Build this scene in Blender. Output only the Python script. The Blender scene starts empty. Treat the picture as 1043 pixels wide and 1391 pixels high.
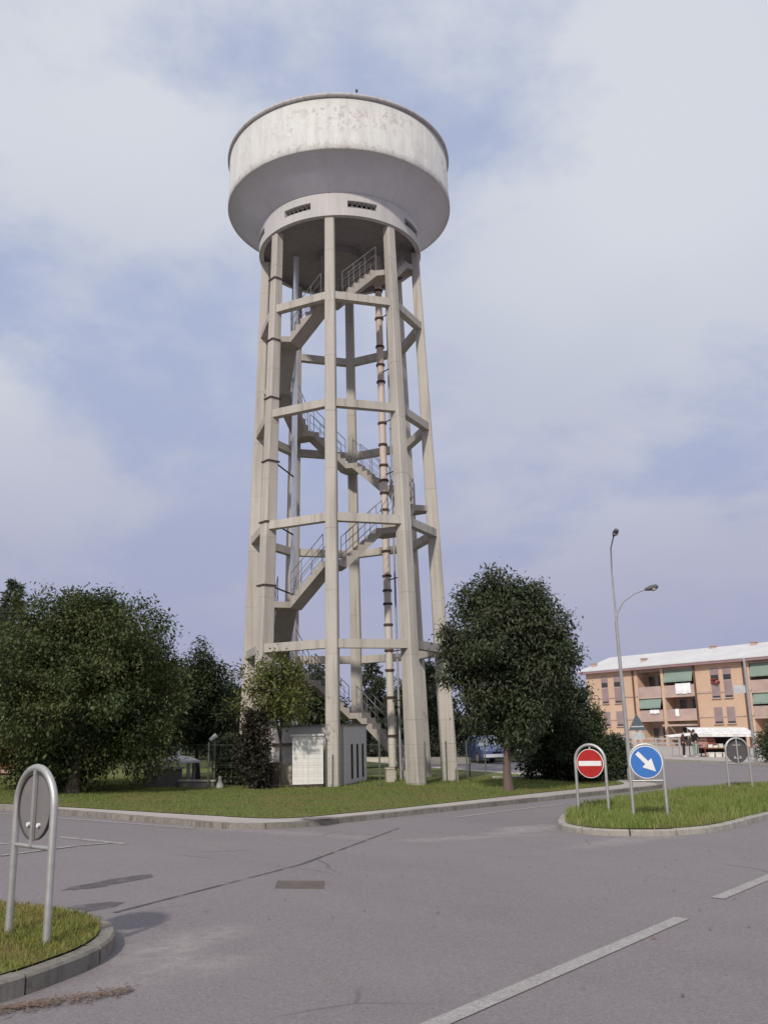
import bpy, math, random
import numpy as np
from mathutils import Vector, Matrix
R_ = math.radians
scene = bpy.context.scene
COL = scene.collection
random.seed(7)
SLOPE = -0.022                       # the whole crossing falls gently to the right

def gz(x, y=0):
    return SLOPE * max(-40.0, min(45.0, x))

# ------------------------------------------------------------------ mesh helper
class MB:
    def __init__(s): s.v = []; s.f = []; s.sm = []
    def add(s, vs, fs, smooth=False):
        o = len(s.v); s.v += [tuple(p) for p in vs]
        for f in fs: s.f.append([i + o for i in f]); s.sm.append(smooth)
    def box(s, c, size, rz=0.0, M=None):
        a, b, h = size[0]/2, size[1]/2, size[2]/2
        vs = [Vector((x*a, y*b, z*h)) for x in (-1, 1) for y in (-1, 1) for z in (-1, 1)]
        m = M if M is not None else Matrix.Rotation(rz, 3, 'Z')
        vs = [m @ v + Vector(c) for v in vs]
        s.add(vs, [(0,1,3,2),(4,6,7,5),(0,4,5,1),(2,3,7,6),(0,2,6,4),(1,5,7,3)])
    def hexa(s, vs):                  # 4 bottom then 4 top, counter-clockwise
        s.add(vs, [(3,2,1,0),(4,5,6,7),(0,1,5,4),(1,2,6,5),(2,3,7,6),(3,0,4,7)])
    def bar(s, p, q, w, h):
        p, q = Vector(p), Vector(q); d = (q-p).normalized()
        up = Vector((0,0,1)) if abs(d.z) < .95 else Vector((0,1,0))
        r = d.cross(up).normalized(); u = r.cross(d)
        vs = []
        for e in (p, q):
            for a, b in ((-1,-1),(1,-1),(1,1),(-1,1)): vs.append(e + r*a*w/2 + u*b*h/2)
        s.add(vs, [(3,2,1,0),(4,5,6,7),(0,1,5,4),(1,2,6,5),(2,3,7,6),(3,0,4,7)])
    def tube(s, pts, rad, n=10, caps=True):
        pts = [Vector(p) for p in pts]; k = len(pts)
        rads = rad if isinstance(rad, (list, tuple)) else [rad]*k
        vs = []; ref = None
        for i, p in enumerate(pts):
            d = (pts[min(i+1, k-1)] - pts[max(i-1, 0)]).normalized()
            if ref is None:
                ref = Vector((1,0,0)) if abs(d.x) < .9 else Vector((0,1,0))
            ref = (ref - d*ref.dot(d)).normalized(); b = d.cross(ref)
            for j in range(n):
                t = 2*math.pi*j/n
                vs.append(p + (ref*math.cos(t) + b*math.sin(t))*rads[i])
        fs = [(i*n+j, i*n+(j+1) % n, (i+1)*n+(j+1) % n, (i+1)*n+j) for i in range(k-1) for j in range(n)]
        s.add(vs, fs, True)
        if caps:
            s.add([vs[j] for j in range(n)], [tuple(range(n-1, -1, -1))])
            s.add([vs[(k-1)*n+j] for j in range(n)], [tuple(range(n))])
    def lathe(s, prof, c=(0,0,0), n=48, smooth=True):
        vs = []; k = len(prof)
        for r, z in prof:
            for j in range(n):
                t = 2*math.pi*j/n
                vs.append((c[0]+r*math.cos(t), c[1]+r*math.sin(t), c[2]+z))
        fs = [(i*n+j, i*n+(j+1) % n, (i+1)*n+(j+1) % n, (i+1)*n+j) for i in range(k-1) for j in range(n)]
        s.add(vs, fs, smooth)
    def prism(s, poly, z0, z1):       # heights are offsets from the ground slope
        n = len(poly)
        vs = [(x, y, gz(x, y)+z0) for x, y in poly] + [(x, y, gz(x, y)+z1) for x, y in poly]
        fs = [tuple(range(n, 2*n))] + [(i, (i+1) % n, n+(i+1) % n, n+i) for i in range(n)]
        s.add(vs, fs)
    def sheet(s, poly, z):
        s.add([(x, y, gz(x, y)+z) for x, y in poly], [tuple(range(len(poly)))])

ORG = {}
def put(name, mb, mat, parent=None, world=True):
    """Link one mesh object. World coordinates are turned into the parent's frame."""
    o0 = ORG.get(parent.name, Vector((0,0,0))) if parent is not None else Vector((0,0,0))
    me = bpy.data.meshes.new(name)
    if world and parent is not None:
        vs = [(p[0]-o0.x, p[1]-o0.y, p[2]-o0.z) for p in mb.v]
    else: vs = mb.v
    me.from_pydata(vs, [], mb.f); me.validate()
    if len(me.polygons) == len(mb.sm): me.polygons.foreach_set('use_smooth', mb.sm)
    me.materials.append(mat); me.update()
    ob = bpy.data.objects.new(name, me); COL.objects.link(ob)
    if parent is not None: ob.parent = parent
    ORG[ob.name] = o0
    return ob
def thing(name, loc, label, cat, group=None):
    o = bpy.data.objects.new(name, None); COL.objects.link(o); o.location = loc
    o.empty_display_size = .3
    ORG[o.name] = Vector(loc); tag(o, label, cat, group); return o
def tag(o, label, cat, group=None):
    o['label'] = label; o['category'] = cat
    if group: o['group'] = group
    return o
def struct(o, kind='structure'): o['kind'] = kind; return o
def copy_tree(o, parent=None):
    c = o.copy(); COL.objects.link(c)
    if parent is not None: c.parent = parent
    for ch in list(o.children): copy_tree(ch, c)
    return c

# ------------------------------------------------------------------ materials
def srgb(r, g, b):
    f = lambda c: (c/255/12.92) if c/255 <= .04045 else ((c/255+.055)/1.055)**2.4
    return (f(r), f(g), f(b))
class NT:
    def __init__(s, name):
        s.m = bpy.data.materials.new(name); s.m.use_nodes = True
        s.t = s.m.node_tree; s.b = s.t.nodes['Principled BSDF']; s.co = s.n('ShaderNodeTexCoord').outputs['Object']
    def n(s, typ, **kw):
        nd = s.t.nodes.new(typ)
        for k, v in kw.items(): setattr(nd, k, v)
        return nd
    def link(s, a, b): s.t.links.new(a, b)
    def noise(s, scale, detail=4, rough=.55, vec=None, stretch=None, dist=0.0):
        nd = s.n('ShaderNodeTexNoise'); nd.inputs['Scale'].default_value = scale
        nd.inputs['Detail'].default_value = detail; nd.inputs['Roughness'].default_value = rough
        nd.inputs['Distortion'].default_value = dist
        v = vec or s.co
        if stretch:
            mp = s.n('ShaderNodeMapping'); mp.inputs['Scale'].default_value = stretch; s.link(v, mp.inputs['Vector']); v = mp.outputs[0]
        s.link(v, nd.inputs['Vector']); return nd.outputs['Fac']
    def ramp(s, fac, lo, hi, a=0.0, b=1.0):
        nd = s.n('ShaderNodeMapRange'); nd.clamp = True
        for i, x in zip((1, 2, 3, 4), (lo, hi, a, b)): nd.inputs[i].default_value = x
        s.link(fac, nd.inputs[0]); return nd.outputs[0]
    def math(s, op, a, b):
        nd = s.n('ShaderNodeMath', operation=op)
        for i, x in enumerate((a, b)):
            if isinstance(x, (int, float)): nd.inputs[i].default_value = x
            else: s.link(x, nd.inputs[i])
        return nd.outputs[0]
    def mix(s, fac, a, b, mode='MIX'):
        nd = s.n('ShaderNodeMix', data_type='RGBA', blend_type=mode)
        for sock, x in ((nd.inputs[0], fac), (nd.inputs[6], a), (nd.inputs[7], b)):
            if isinstance(x, (int, float)): sock.default_value = x
            elif isinstance(x, tuple): sock.default_value = (*x, 1)
            else: s.link(x, sock)
        return nd.outputs[2]
    def out(s, col, rough=.8, spec=.3, metal=0.0, bump=None, bstr=.3, bdist=.02):
        if isinstance(col, tuple): s.b.inputs['Base Color'].default_value = (*col, 1)
        else: s.link(col, s.b.inputs['Base Color'])
        if isinstance(rough, (int, float)): s.b.inputs['Roughness'].default_value = rough
        else: s.link(rough, s.b.inputs['Roughness'])
        s.b.inputs['Specular IOR Level'].default_value = spec; s.b.inputs['Metallic'].default_value = metal
        if bump is not None:
            bp = s.n('ShaderNodeBump'); bp.inputs['Strength'].default_value = bstr; bp.inputs['Distance'].default_value = bdist
            s.link(bump, bp.inputs['Height']); s.link(bp.outputs[0], s.b.inputs['Normal'])
        return s.m
def plain(name, col, rough=.7, spec=.3, metal=0.0, var=.25, scale=3.0):
    t = NT(name); a = t.noise(scale, 5, .6)
    c = t.mix(t.ramp(a, .3, .7), tuple(x*(1-var) for x in col), tuple(min(1, x*(1+var*.6)) for x in col))
    return t.out(c, rough, spec, metal, t.noise(scale*14, 3), .12, .01)

def mk_concrete(name, base, dark, streak=.55, joints=0.0, stones=False):
    t = NT(name)
    big = t.noise(.55, 5, .6); st = t.noise(1.0, 5, .65, stretch=(5, 5, .22)); fine = t.noise(26, 4, .7)
    c = t.mix(t.ramp(big, .35, .7), base, tuple(x*.84 for x in base))
    c = t.mix(t.math('MULTIPLY', t.ramp(st, .5, .72), streak), c, dark)
    c = t.mix(t.math('MULTIPLY', t.ramp(fine, .35, .75), .28), c, tuple(x*.62 for x in base))
    if joints:
        sp = t.n('ShaderNodeSeparateXYZ'); t.link(t.co, sp.inputs[0]); zz = t.math('DIVIDE', sp.outputs['Z'], joints)
        cell = t.n('ShaderNodeTexWhiteNoise', noise_dimensions='1D'); t.link(t.math('FLOOR', zz, 0), cell.inputs['W'])
        c = t.mix(t.math('MULTIPLY', cell.outputs['Value'], .22), c, tuple(x*.62 for x in base))
        fr_ = t.math('FRACT', zz, 0); ln_ = t.math('ADD', t.ramp(fr_, .012, .006), t.ramp(fr_, .988, .994))
        c = t.mix(t.math('MULTIPLY', ln_, t.math('MULTIPLY', t.ramp(big, .3, .6), .55)), c, dark)
        rs = t.noise(1.0, 6, .7, stretch=(7, 7, .16)); c = t.mix(t.math('MULTIPLY', t.ramp(rs, .57, .72), .5), c, (.30, .20, .14))
    if stones:
        ge = t.n('ShaderNodeNewGeometry'); c = t.mix(t.math('MULTIPLY', ge.outputs['Random Per Island'], .4), c, dark)
        mo = t.noise(9, 6, .75); c = t.mix(t.math('MULTIPLY', t.ramp(mo, .5, .68), .6), c, tuple(x*.6 for x in dark))
    return t.out(c, .9, .2, 0, fine, .35, .012)
M = {}
M['concrete'] = mk_concrete('concrete', (.54, .50, .447), (.27, .245, .22), .9, 1.93)
M['stair'] = mk_concrete('stair_concrete', (.42, .38, .34), (.22, .20, .18))
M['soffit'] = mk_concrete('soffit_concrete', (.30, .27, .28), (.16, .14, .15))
M['bowl'] = mk_concrete('bowl_concrete', (.74, .725, .76), (.58, .565, .59), .35)
M['collar'] = mk_concrete('collar_concrete', (.60, .575, .56), (.42, .395, .38), .5)
# weathered tank paint
t = NT('tank_paint')
pos = t.n('ShaderNodeSeparateXYZ'); t.link(t.co, pos.inputs[0])
big = t.noise(.5, 4, .6); stn = t.noise(1.0, 6, .7, stretch=(3.2, 3.2, .35)); pe = t.noise(5.2, 9, .74, dist=.25); pe2 = t.noise(.8, 3, .5)
c = t.mix(t.ramp(big, .35, .7), (.615, .615, .58), (.56, .55, .53))
c = t.mix(t.math('MULTIPLY', t.ramp(stn, .46, .70), .7), c, (.44, .415, .40))
zb = t.math('MULTIPLY', t.ramp(pos.outputs['Z'], 20.9, 21.3), t.ramp(pos.outputs['Z'], 22.3, 21.95))
right = t.ramp(pos.outputs['X'], -3.2, .2, .30, 1.0)
pm = t.math('MULTIPLY', t.math('MULTIPLY', t.ramp(pe, .50, .56), t.ramp(pe2, .40, .55)), right)
c = t.mix(t.math('MULTIPLY', t.math('MULTIPLY', pm, zb), .8), c, (.40, .335, .315))
low = t.math('MULTIPLY', t.ramp(pos.outputs['Z'], 20.85, 20.6), t.ramp(pe, .5, .62))
c = t.mix(t.math('MULTIPLY', low, .7), c, (.34, .29, .26))
c = t.mix(t.math('MULTIPLY', t.math('MULTIPLY', right, t.ramp(stn, .42, .7)), .35), c, (.55, .50, .50))
M['tank'] = t.out(c, .75, .25, 0, pe, .15, .01)
M['rim'] = mk_concrete('rim_concrete', (.54, .52, .505), (.27, .25, .245), .7)
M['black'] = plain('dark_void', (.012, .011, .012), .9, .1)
M['chrome'] = plain('bright_steel', (.90, .90, .92), .32, .5, .55, .05, 2)
M['galv'] = plain('galvanised_steel', (.50, .49, .47), .5, .5, .65, .14, 9)
M['galvdull'] = plain('dull_grey_paint', (.36, .355, .36), .6, .35, .15, .16, 6)
M['railing'] = plain('railing_steel', (.20, .195, .20), .65, .35, .2)
t = NT('rusty_pipe')
pos = t.n('ShaderNodeSeparateXYZ'); t.link(t.co, pos.inputs[0])
a = t.noise(1.1, 6, .65, stretch=(3, 3, .8)); hi = t.ramp(pos.outputs['Z'], 4.5, 9.5)
c = t.mix(hi, (.57, .53, .46), (.59, .49, .42))
c = t.mix(t.math('MULTIPLY', t.ramp(a, .52, .70), .6), c, (.40, .31, .27))
M['rustpipe'] = t.out(c, .75, .3, .1, a, .2, .01)
M['rust'] = plain('dark_rust', (.085, .052, .042), .85, .2, 0, .4, 8)
M['white_paint'] = mk_concrete('white_render', (.84, .82, .78), (.58, .54, .50), .4)
M['cabside'] = mk_concrete('cabin_render', (.74, .72, .72), (.55, .52, .51), .4)
M['beige_wall'] = mk_concrete('beige_wall', (.54, .49, .41), (.34, .30, .25))
M['blockwall'] = mk_concrete('block_wall', (.20, .18, .165), (.10, .09, .08))
M['kerb'] = mk_concrete('kerb_stone', (.46, .43, .38), (.22, .20, .17), .6, 0, True)
M['kerbold'] = mk_concrete('old_kerb_stone', (.31, .285, .25), (.105, .095, .08), .8, 0, True)
t = NT('pavement_concrete')
a = t.noise(.5, 6, .6); fn = t.noise(30, 4, .7)
c = t.mix(t.ramp(a, .35, .7), (.47, .425, .39), (.38, .345, .32)); c = t.mix(t.math('MULTIPLY', t.ramp(fn, .4, .75), .35), c, (.2, .18, .17))
M['pavement'] = t.out(c, .9, .2, 0, fn, .3, .01)
# asphalt
t = NT('asphalt')
big = t.noise(.16, 5, .6); mid = t.noise(1.4, 6, .65); fn = t.noise(55, 5, .8); sp = t.noise(130, 2, .9)
trk = t.noise(.55, 4, .55, stretch=(.9, .16, 1)); 
mp = t.n('ShaderNodeMapping'); mp.inputs['Rotation'].default_value = (0, 0, R_(-41)); t.link(t.co, mp.inputs[0])
trk = t.noise(1.0, 4, .6, vec=mp.outputs[0], stretch=(1.3, .12, 1))
c = t.mix(t.ramp(big, .32, .68), (.255, .225, .234), (.205, .181, .190))
c = t.mix(t.math('MULTIPLY', t.ramp(mid, .4, .75), .35), c, (.275, .240, .232))
c = t.mix(t.math('MULTIPLY', t.ramp(trk, .52, .75), .35), c, (.178, .154, .158))
c = t.mix(t.math('MULTIPLY', t.ramp(fn, .40, .64), .5), c, (.115, .10, .10))
sp2 = t.noise(34, 3, .85); c = t.mix(t.math('MULTIPLY', t.ramp(sp2, .57, .68), .45), c, (.40, .36, .34)); c = t.mix(t.math('MULTIPLY', t.ramp(sp2, .42, .33), .55), c, (.07, .06, .06))
c = t.mix(t.ramp(sp, .58, .70), c, (.37, .33, .32))
wob = t.noise(1.3, 5, .65); dst = t.noise(6.5, 7, .8)
def near(cc, sc, rot):
    mpn = t.n('ShaderNodeMapping', vector_type='TEXTURE'); mpn.inputs['Location'].default_value = cc; mpn.inputs['Scale'].default_value = sc; mpn.inputs['Rotation'].default_value = (0, 0, rot)
    t.link(t.co, mpn.inputs[0]); ln = t.n('ShaderNodeVectorMath', operation='LENGTH'); t.link(mpn.outputs[0], ln.inputs[0])
    return t.ramp(t.math('ADD', ln.outputs['Value'], t.math('MULTIPLY', t.math('SUBTRACT', wob, .5), 1.6)), 1.0, .35)
for cc, sc, rot, k_ in (((2.3, 16.2, 0), (1.3, .55, 5), .9, .65), ((1.2, 15.0, 0), (1.9, .35, 5), .4, .5), ((-1.65, 7.6, 0), (.95, .45, 5), 1.1, .55), ((-1.5, 6.9, 0), (.9, .35, 5), .75, .4), ((3.6, 14.6, 0), (2.2, .4, 5), .75, .4), ((-2.0, 15.9, 0), (3.0, .35, 5), -.5, .35)):
    c = t.mix(t.math('MULTIPLY', t.math('MULTIPLY', near(cc, sc, rot), t.ramp(dst, .36, .62)), k_*1.05), c, (.40, .36, .335))
vor = t.n('ShaderNodeTexVoronoi', feature='DISTANCE_TO_EDGE'); vor.inputs['Scale'].default_value = .32
wv = t.n('ShaderNodeMix', data_type='VECTOR'); wv.inputs[0].default_value = .12
nz = t.n('ShaderNodeTexNoise'); nz.inputs['Scale'].default_value = 1.6; nz.inputs['Detail'].default_value = 6; t.link(t.co, nz.inputs['Vector'])
t.link(t.co, wv.inputs[4]); t.link(nz.outputs['Color'], wv.inputs[5]); t.link(wv.outputs[1], vor.inputs['Vector'])
crk = t.math('MULTIPLY', t.ramp(vor.outputs['Distance'], .006, .0015), t.ramp(t.noise(.3, 2), .53, .6))
c = t.mix(t.math('MULTIPLY', crk, .5), c, (.07, .06, .06))
M['asphalt'] = t.out(c, .82, .35, 0, t.math('ADD', fn, t.math('MULTIPLY', sp, .5)), .55, .012)
def mk_patch(name, col, soft=True):
    t = NT(name); fn = t.noise(60, 4, .8); a = t.noise(3, 5, .6)
    c = t.mix(t.ramp(a, .35, .7), col, tuple(x*.8 for x in col)); c = t.mix(t.math('MULTIPLY', t.ramp(fn, .4, .7), .5), c, tuple(x*.55 for x in col))
    t.out(c, .8, .35, 0, fn, .5, .01)
    if not soft: return t.m
    ge = t.n('ShaderNodeTexCoord').outputs['Generated']; mpn = t.n('ShaderNodeMapping'); mpn.inputs['Location'].default_value = (-.5, -.5, -.5); t.link(ge, mpn.inputs[0])
    rim = t.noise(2.2, 6, .7); tr = t.n('ShaderNodeBsdfTransparent'); ms = t.n('ShaderNodeMixShader')
    ln = t.n('ShaderNodeVectorMath', operation='LENGTH'); t.link(t.co, ln.inputs[0])
    t.link(t.ramp(rim, .38, .55, .15, .9), ms.inputs[0]); t.link(tr.outputs[0], ms.inputs[1]); t.link(t.b.outputs[0], ms.inputs[2]); t.link(ms.outputs[0], t.t.nodes['Material Output'].inputs['Surface'])
    return t.m
M['patch'] = mk_patch('dark_asphalt', (.145, .128, .138))
M['seam'] = mk_patch('asphalt_seam', (.115, .10, .10))
M['dust'] = mk_patch('dusty_asphalt', (.27, .24, .225))
t = NT('worn_road_paint')
fn = t.noise(45, 5, .8); a = t.noise(5, 5, .7)
c = t.mix(t.math('MAXIMUM', t.ramp(fn, .46, .60), t.math('MULTIPLY', t.ramp(a, .46, .66), .75)), (.40, .375, .36), (.23, .205, .20))
M['roadpaint'] = t.out(c, .75, .3, 0, fn, .4, .008)
t = NT('faded_road_paint')
c = t.mix(t.ramp(t.noise(22, 5, .8), .44, .56), (.40, .37, .35), (.20, .18, .18))
M['fadedpaint'] = t.out(c, .8)
t = NT('rusty_iron')
ch = t.n('ShaderNodeTexChecker'); ch.inputs['Scale'].default_value = 22; t.link(t.co, ch.inputs['Vector'])
c = t.mix(t.ramp(t.noise(7, 5, .6), .35, .7), (.155, .125, .105), (.105, .088, .078))
M['iron'] = t.out(c, .75, .4, .2, ch.outputs['Fac'], .5, .01)
def mk_soil(name, a, b, s=1.2):
    t = NT(name); n1 = t.noise(s, 6, .65); n2 = t.noise(s*22, 4, .8)
    c = t.mix(t.ramp(n1, .35, .68), a, b); c = t.mix(t.math('MULTIPLY', t.ramp(n2, .4, .7), .6), c, tuple(x*.45 for x in a))
    return t.out(c, .95, .1, 0, n2, .6, .03)
M['lawn'] = mk_soil('lawn_ground', (.135, .16, .05), (.185, .175, .068))
M['meadow'] = mk_soil('meadow_ground', (.07, .085, .035), (.11, .11, .05), .4)
def mk_leaf(name, cols, trans=.25, spec=.25, rough=.55, scale=.8):
    t = NT(name); g = t.n('ShaderNodeNewGeometry'); rnd = g.outputs['Random Per Island']
    n = t.noise(scale, 3, .6)
    c = t.mix(rnd, cols[0], cols[1]); c = t.mix(t.ramp(n, .42, .66), c, cols[2])
    if len(cols) > 3: c = t.mix(t.ramp(rnd, .94, .95), c, cols[3])
    t.out(c, rough, spec)
    tr = t.n('ShaderNodeBsdfTranslucent'); t.link(c, tr.inputs['Color'])
    ms = t.n('ShaderNodeMixShader'); ms.inputs[0].default_value = trans
    o = t.t.nodes['Material Output']
    t.link(t.b.outputs[0], ms.inputs[1]); t.link(tr.outputs[0], ms.inputs[2]); t.link(ms.outputs[0], o.inputs['Surface'])
    return t.m
M['leaf_green'] = mk_leaf('leaf_mid_green', [(.052,.078,.030),(.092,.122,.044),(.098,.108,.038),(.12,.125,.06)])
M['leaf_dark'] = mk_leaf('leaf_dark_green', [(.052,.074,.040),(.092,.116,.058),(.082,.088,.052),(.12,.11,.07)])
M['leaf_deep'] = mk_leaf('leaf_deep_green', [(.038,.054,.028),(.064,.084,.042),(.055,.074,.036)])
M['leaf_olive'] = mk_leaf('leaf_olive', [(.10,.125,.038),(.185,.20,.062),(.155,.14,.05)])
M['leaf_purple'] = mk_leaf('leaf_brownish', [(.040,.034,.028),(.062,.058,.036),(.05,.044,.036)])
M['leaf_far'] = mk_leaf('leaf_far_green', [(.045,.062,.036),(.08,.095,.052),(.062,.075,.046)])
M['needle'] = mk_leaf('conifer_needles', [(.045,.062,.042),(.085,.102,.064),(.08,.085,.056)])
M['grass_tall'] = mk_leaf('grass_blades', [(.16,.235,.055),(.29,.345,.10),(.27,.28,.095),(.44,.39,.22)], .3, .12, .75, .9)
M['grass_short'] = mk_leaf('lawn_blades', [(.135,.19,.05),(.215,.25,.075),(.225,.205,.082)], .25, .12, .75, .6)
M['grass_dry'] = mk_leaf('dry_lawn_blades', [(.16,.20,.048),(.30,.30,.085),(.31,.25,.10),(.42,.28,.12)], .25, .12, .75, 2.5)
M['deadleaf'] = mk_leaf('dead_leaves', [(.13,.075,.045),(.24,.16,.105),(.20,.14,.10)], .1)
M['bark'] = mk_concrete('bark', (.17, .125, .105), (.08, .06, .05))
M['barkdark'] = mk_concrete('dark_bark', (.06, .045, .038), (.03, .024, .02))
# apartment
def mk_brick(name, a, b):
    t = NT(name); br = t.n('ShaderNodeTexBrick'); br.inputs['Scale'].default_value = 3.0
    mpn = t.n('ShaderNodeMapping'); mpn.inputs['Rotation'].default_value = (R_(90), 0, 0); t.link(t.co, mpn.inputs[0]); t.link(mpn.outputs[0], br.inputs['Vector'])
    br.inputs['Color1'].default_value = (*a, 1); br.inputs['Color2'].default_value = (*b, 1); br.inputs['Mortar'].default_value = (*[x*.8 for x in a], 1)
    c = t.mix(t.math('MULTIPLY', t.ramp(t.noise(.4, 5, .6), .4, .7), .5), br.outputs['Color'], tuple(x*.8 for x in b))
    return t.out(c, .85, .2)
M['brick'] = mk_brick('peach_brick', (.68, .485, .345), (.64, .445, .315))
M['plaster'] = plain('pinkish_plaster', (.52, .39, .33), .85, .2, 0, .2, .6)
M['parapet'] = plain('balcony_parapet', (.49, .365, .325), .85, .2, 0, .2, .8)
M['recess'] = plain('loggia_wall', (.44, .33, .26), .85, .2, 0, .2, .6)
M['roof'] = plain('white_roof_sheet', (.62, .605, .60), .6, .3, 0, .1, .5)
M['fascia'] = plain('mauve_fascia', (.33, .21, .22), .7, .3, 0, .1, 1)
M['shutter'] = plain('mauve_shutter', (.33, .245, .245), .7, .3, 0, .15, 1)
M['awning_green'] = plain('green_awning', (.25, .325, .275), .8, .2, 0, .12, .8)
M['glassdark'] = plain('dark_glass', (.05, .052, .055), .15, .5, 0, .2, .5)
M['cloth'] = plain('white_cloth', (.80, .79, .80), .85, .2, 0, .06, 2)
M['redflower'] = plain('red_flowers', (.24, .055, .04), .8, .2, 0, .4, 6)
M['downpipe'] = plain('brown_downpipe', (.16, .085, .06), .6)
M['pale_rail'] = plain('pale_railing', (.42, .39, .38), .6)
# signs, cars, market
M['sign_red'] = plain('red_reflective', (.42, .022, .020), .4, .4, 0, .1, 9)
M['sign_white'] = plain('white_reflective', (.78, .77, .75), .4, .4, 0, .06, 9)
M['sign_blue'] = plain('blue_reflective', (.045, .17, .50), .4, .4, 0, .1, 9)
M['sign_back'] = plain('sign_back_grey', (.235, .215, .215), .55, .35, .2, .12, 7)
M['sign_back_dark'] = plain('sign_back_dark', (.10, .092, .096), .55, .35, .1, .14, 7)
M['tri_back'] = plain('sign_back_slate', (.10, .13, .15), .55, .35, .1, .14, 7)
M['car_blue'] = plain('blue_car_paint', (.09, .13, .26), .25, .6, .2, .05, 2)
M['windscreen'] = plain('windscreen_reflection', (.45, .48, .48), .12, .6, 0, .1, 1)  # whitish reflection on the glass, painted as a pale base colour
M['tyre'] = plain('tyre_rubber', (.022, .022, .022), .85)
M['lens'] = plain('headlight_lens', (.7, .72, .74), .15, .6)
M['timber'] = None
t = NT('red_brown_timber'); c = t.mix(t.ramp(t.noise(3, 5, .6, stretch=(.3, .3, 6)), .35, .7), (.26, .085, .035), (.15, .045, .022)); M['timber'] = t.out(c, .8)
M['palebeam'] = plain('pale_timber', (.42, .31, .25), .8)
M['skin'] = plain('skin', (.45, .27, .20), .6)
M['hair'] = plain('dark_hair', (.03, .02, .017), .6)
M['coat_brown'] = plain('brown_coat', (.085, .040, .036), .85)
M['top_black'] = plain('black_top', (.022, .018, .02), .85)
M['trouser_mint'] = plain('mint_trousers', (.30, .38, .33), .85)
M['trouser_dark'] = plain('dark_trousers', (.04, .03, .03), .85)
M['shoe_white'] = plain('white_shoes', (.75, .74, .72), .6)
M['awn_white'] = plain('white_awning', (.80, .78, .75), .75)
M['garment_pink'] = plain('pinkish_garment', (.42, .24, .21), .85)
M['garment_red'] = plain('red_brown_garment', (.20, .07, .06), .85)
M['goods'] = plain('pale_goods', (.72, .70, .64), .8)
M['wire'] = plain('fence_wire', (.16, .17, .15), .6)
M['postgreen'] = plain('fence_post_green', (.13, .145, .12), .6)
M['barrel'] = plain('brown_barrel', (.10, .072, .062), .7)
M['stone_pale'] = plain('pale_stone', (.36, .36, .35), .8)
M['lampbody'] = plain('lamp_housing', (.10, .095, .10), .5)
M['lampglass'] = plain('lamp_cover', (.50, .42, .40), .25, .5)
M['plate'] = plain('pale_plate', (.50, .52, .52), .5)

# ------------------------------------------------------------------ sky, sun, camera
SUN_AZ = -17.5; SUN_EL = 37.0         # azimuth measured from the camera side, towards the left
sd = Vector((math.sin(R_(SUN_AZ))*math.cos(R_(SUN_EL)), -math.cos(R_(SUN_AZ))*math.cos(R_(SUN_EL)), math.sin(R_(SUN_EL))))
w = bpy.data.worlds.new('World'); scene.world = w; w.use_nodes = True
nt = w.node_tree; bg = nt.nodes['Background']
L = nt.links.new
def wn(typ, **kw):
    nd = nt.nodes.new(typ)
    for k, v in kw.items(): setattr(nd, k, v)
    return nd
def wmath(op, a, b=None, c=None):
    nd = wn('ShaderNodeMath', operation=op)
    for i, x in enumerate((a, b, c)):
        if x is None: continue
        if isinstance(x, (int, float)): nd.inputs[i].default_value = x
        else: L(x, nd.inputs[i])
    return nd.outputs[0]
def wramp(f, lo, hi, a=0., b=1., smooth=True):
    nd = wn('ShaderNodeMapRange', interpolation_type='SMOOTHSTEP' if smooth else 'LINEAR'); nd.clamp = True
    for i, x in zip((1, 2, 3, 4), (lo, hi, a, b)): nd.inputs[i].default_value = x
    L(f, nd.inputs[0]); return nd.outputs[0]
def wmix(f, a, b):
    nd = wn('ShaderNodeMix', data_type='RGBA')
    for sock, x in ((nd.inputs[0], f), (nd.inputs[6], a), (nd.inputs[7], b)):
        if isinstance(x, (int, float)): sock.default_value = x
        elif isinstance(x, tuple): sock.default_value = (*x, 1)
        else: L(x, sock)
    return nd.outputs[2]
def wnoise(vec, scale, detail, rough, dist=0.0, off=(0,0,0)):
    mp = wn('ShaderNodeMapping'); mp.inputs['Location'].default_value = off; L(vec, mp.inputs[0])
    nd = wn('ShaderNodeTexNoise'); nd.inputs['Scale'].default_value = scale; nd.inputs['Detail'].default_value = detail
    nd.inputs['Roughness'].default_value = rough; nd.inputs['Distortion'].default_value = dist; L(mp.outputs[0], nd.inputs['Vector']); return nd.outputs['Fac']
SKYOFF = (8.2, 1.1, 3.0)
sky = wn('ShaderNodeTexSky'); sky.sky_type = 'NISHITA'; sky.sun_disc = False
sky.sun_elevation = R_(SUN_EL); sky.sun_rotation = R_(180 + SUN_AZ*-1); sky.dust_density = 3.0; sky.air_density = 1.0
K = 10.0                               # world strength 0.1, so colours here are ten times what is seen
tc = wn('ShaderNodeTexCoord'); sx = wn('ShaderNodeSeparateXYZ'); L(tc.outputs['Generated'], sx.inputs[0])
zc = wmath('ADD', wmath('MAXIMUM', sx.outputs['Z'], 0.0), .32)
cv = wn('ShaderNodeCombineXYZ'); L(wmath('DIVIDE', sx.outputs['X'], zc), cv.inputs[0]); L(wmath('DIVIDE', sx.outputs['Y'], zc), cv.inputs[1])
pv = cv.outputs[0]
n1 = wnoise(pv, 1.55, 7, .52, .35, SKYOFF); n2 = wnoise(pv, .8, 3, .5, 0, (7.0, 2.2, 0)); n3 = wnoise(pv, 4.6, 6, .6, .2, (1, 1, 4))
dens = wmath('ADD', wmath('MULTIPLY', n1, .56), wmath('ADD', wmath('MULTIPLY', n2, .20), wmath('MULTIPLY', n3, .24)))
dens = wmath('ADD', dens, wmath('MULTIPLY', sx.outputs['X'], .02))
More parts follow.
